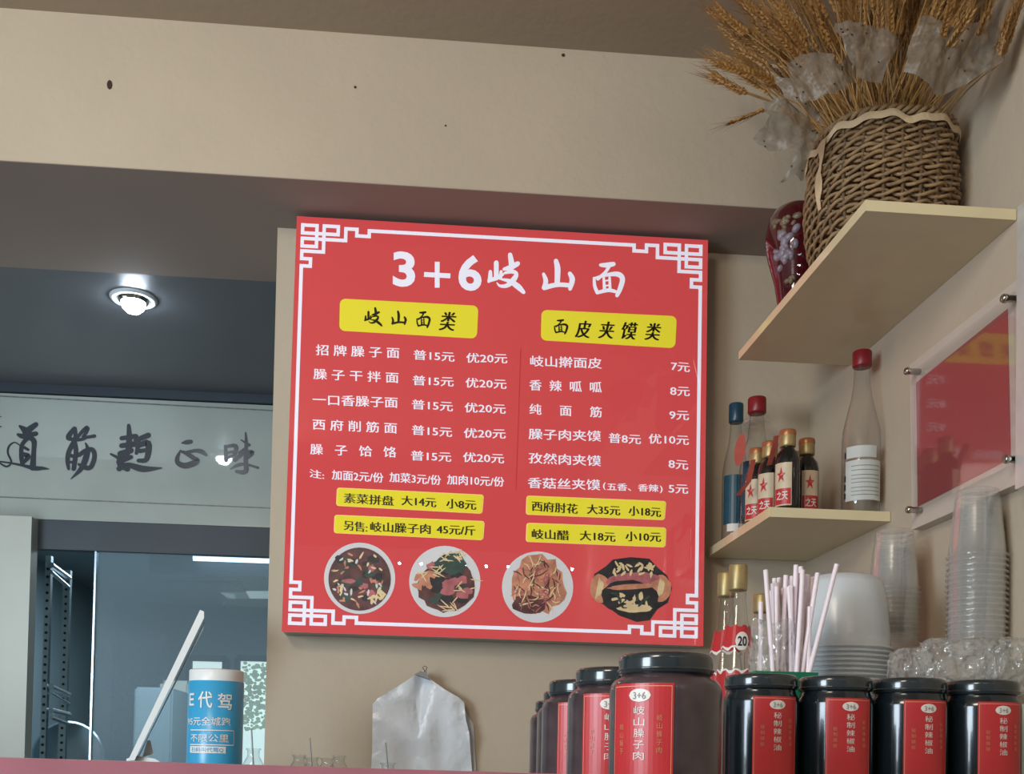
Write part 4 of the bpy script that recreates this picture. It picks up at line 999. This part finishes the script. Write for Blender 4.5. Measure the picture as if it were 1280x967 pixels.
obj('canister_text', lineon('95元全城跑', 264, 901, .072, .0135, .004), 'label_white', cn)
obj('canister_text', lineon('不限公里', 267, 921, .060, .0125, .004), 'label_white', cn)
fr_ = label_wrap(r_, zpx(939), zpx(931), fa-.95, fa+.45, 14, .0006)
obj('text_band', fr_, 'label_white', cn)
obj('band_text', wrap_text('扫码叫代驾Q', r_, fa-.25, zpx(935), .05, .0075, .001, .01), 'canister_blue', cn)
bo = [label_wrap(r_, zpx(y)-.0007, zpx(y)+.0007, fa-.95, fa+.75, 14, .0009) for y in (911.5, 929)]+[label_wrap(r_, zpx(929), zpx(911.5), fa+.75, fa+.77, 2, .0009)]
obj('outline_band', join(*bo), 'label_white', cn)
# tilted screen seen edge-on
SYY = 1.80
sc_ = thing('tilted_screen', 'thin white display screen on a stand, tilted and seen edge on', 'screen', (at(180, 945, SYY).x, SYY, CT))
def slabpx(pts, Y0, Y1):
    f = [at(x, y, Y0) for x, y in pts]; n = len(f); V = [tuple(p) for p in f]+[tuple(at(x, y, Y1)) for x, y in pts]
    return V, [tuple(range(n)), tuple(range(n, 2*n))[::-1]]+[(i, (i+1) % n, (i+1) % n+n, i+n) for i in range(n)]
obj('screen_panel', slabpx([(250, 762), (255, 764), (255, 772), (168, 950), (160, 950)], SYY-.02, SYY+.13), 'plastic_white', sc_)
obj('back_cover', slabpx([(256, 776), (254, 786), (186, 920), (174, 945), (170, 950)], SYY-.01, SYY+.12), 'steel', sc_)
obj('stand_base', slabpx([(158, 948), (170, 944), (194, 948), (200, 952), (200, 974), (158, 973)], SYY, SYY+.10), 'plastic_white', sc_)
obj('hinge', slabpx([(184, 925), (188, 925), (192, 942), (178, 946)], SYY+.02, SYY+.08), 'plastic_white', sc_)
# small glass bottles with sticks, tops only in view
for k, (x, y, Y, st, lb) in enumerate(((317, 935, 1.5, 1, 'tiny glass bottle with a stick beside the blue canister'), (374, 943, 1.6, 0, 'first tiny glass jar from the left on the counter under the menu'), (390, 946, 1.55, 1, 'second tiny glass jar, touching the first one under the menu'),
                              (409, 947, 1.62, 0, 'third tiny glass jar right of the paired ones'), (424, 944, 1.60, 0, 'fourth tiny glass jar with a tilted top under the menu'), (485, 953, 1.45, 1, 'tiny glass bottle standing before the white hanging bags'))):
    p = at(x, y, Y); H = p.z-CT; t = thing('glass_bottle', lb, 'bottle', (p.x, Y, CT), 0, local=True)
    obj('glass_body', lathe([(0, .001), (.014, .001), (.0145, .004), (.0145, H*.6), (.010, H*.75), (.0085, H*.8), (.0085, H-.003), (.0105, H-.002), (.0105, H), (.008, H)], 24), 'clear_glass', t, True)
    if st: obj('stick', tube([(.002, 0, .01), (-.004, .002, H+.028)], .0012, 6), 'print_grey', t)

# row of small LEDs on the wall side behind the viewer; the glossy sign mirrors them
led = thing('led_string', 'string of small white LED lamps on the dining room side, behind the viewer', 'light', (0, -.55, .81))
obj('cable', tube([(-.1, -.555, .815), (1.45, -.555, .815)], .002, 6), 'black', led)
for k in range(15):
    x = -.02+k*.0905; V, Fc = lathe([(0, -.006), (.005, -.004), (.006, 0), (.005, .004), (0, .006)], 10)
    obj('led_lamp', ([(x+v[0], -.55+v[1], .81+v[2]) for v in V], Fc), 'led_glow', led)
for o in C.objects:
    if '_local' in o: del o['_local']
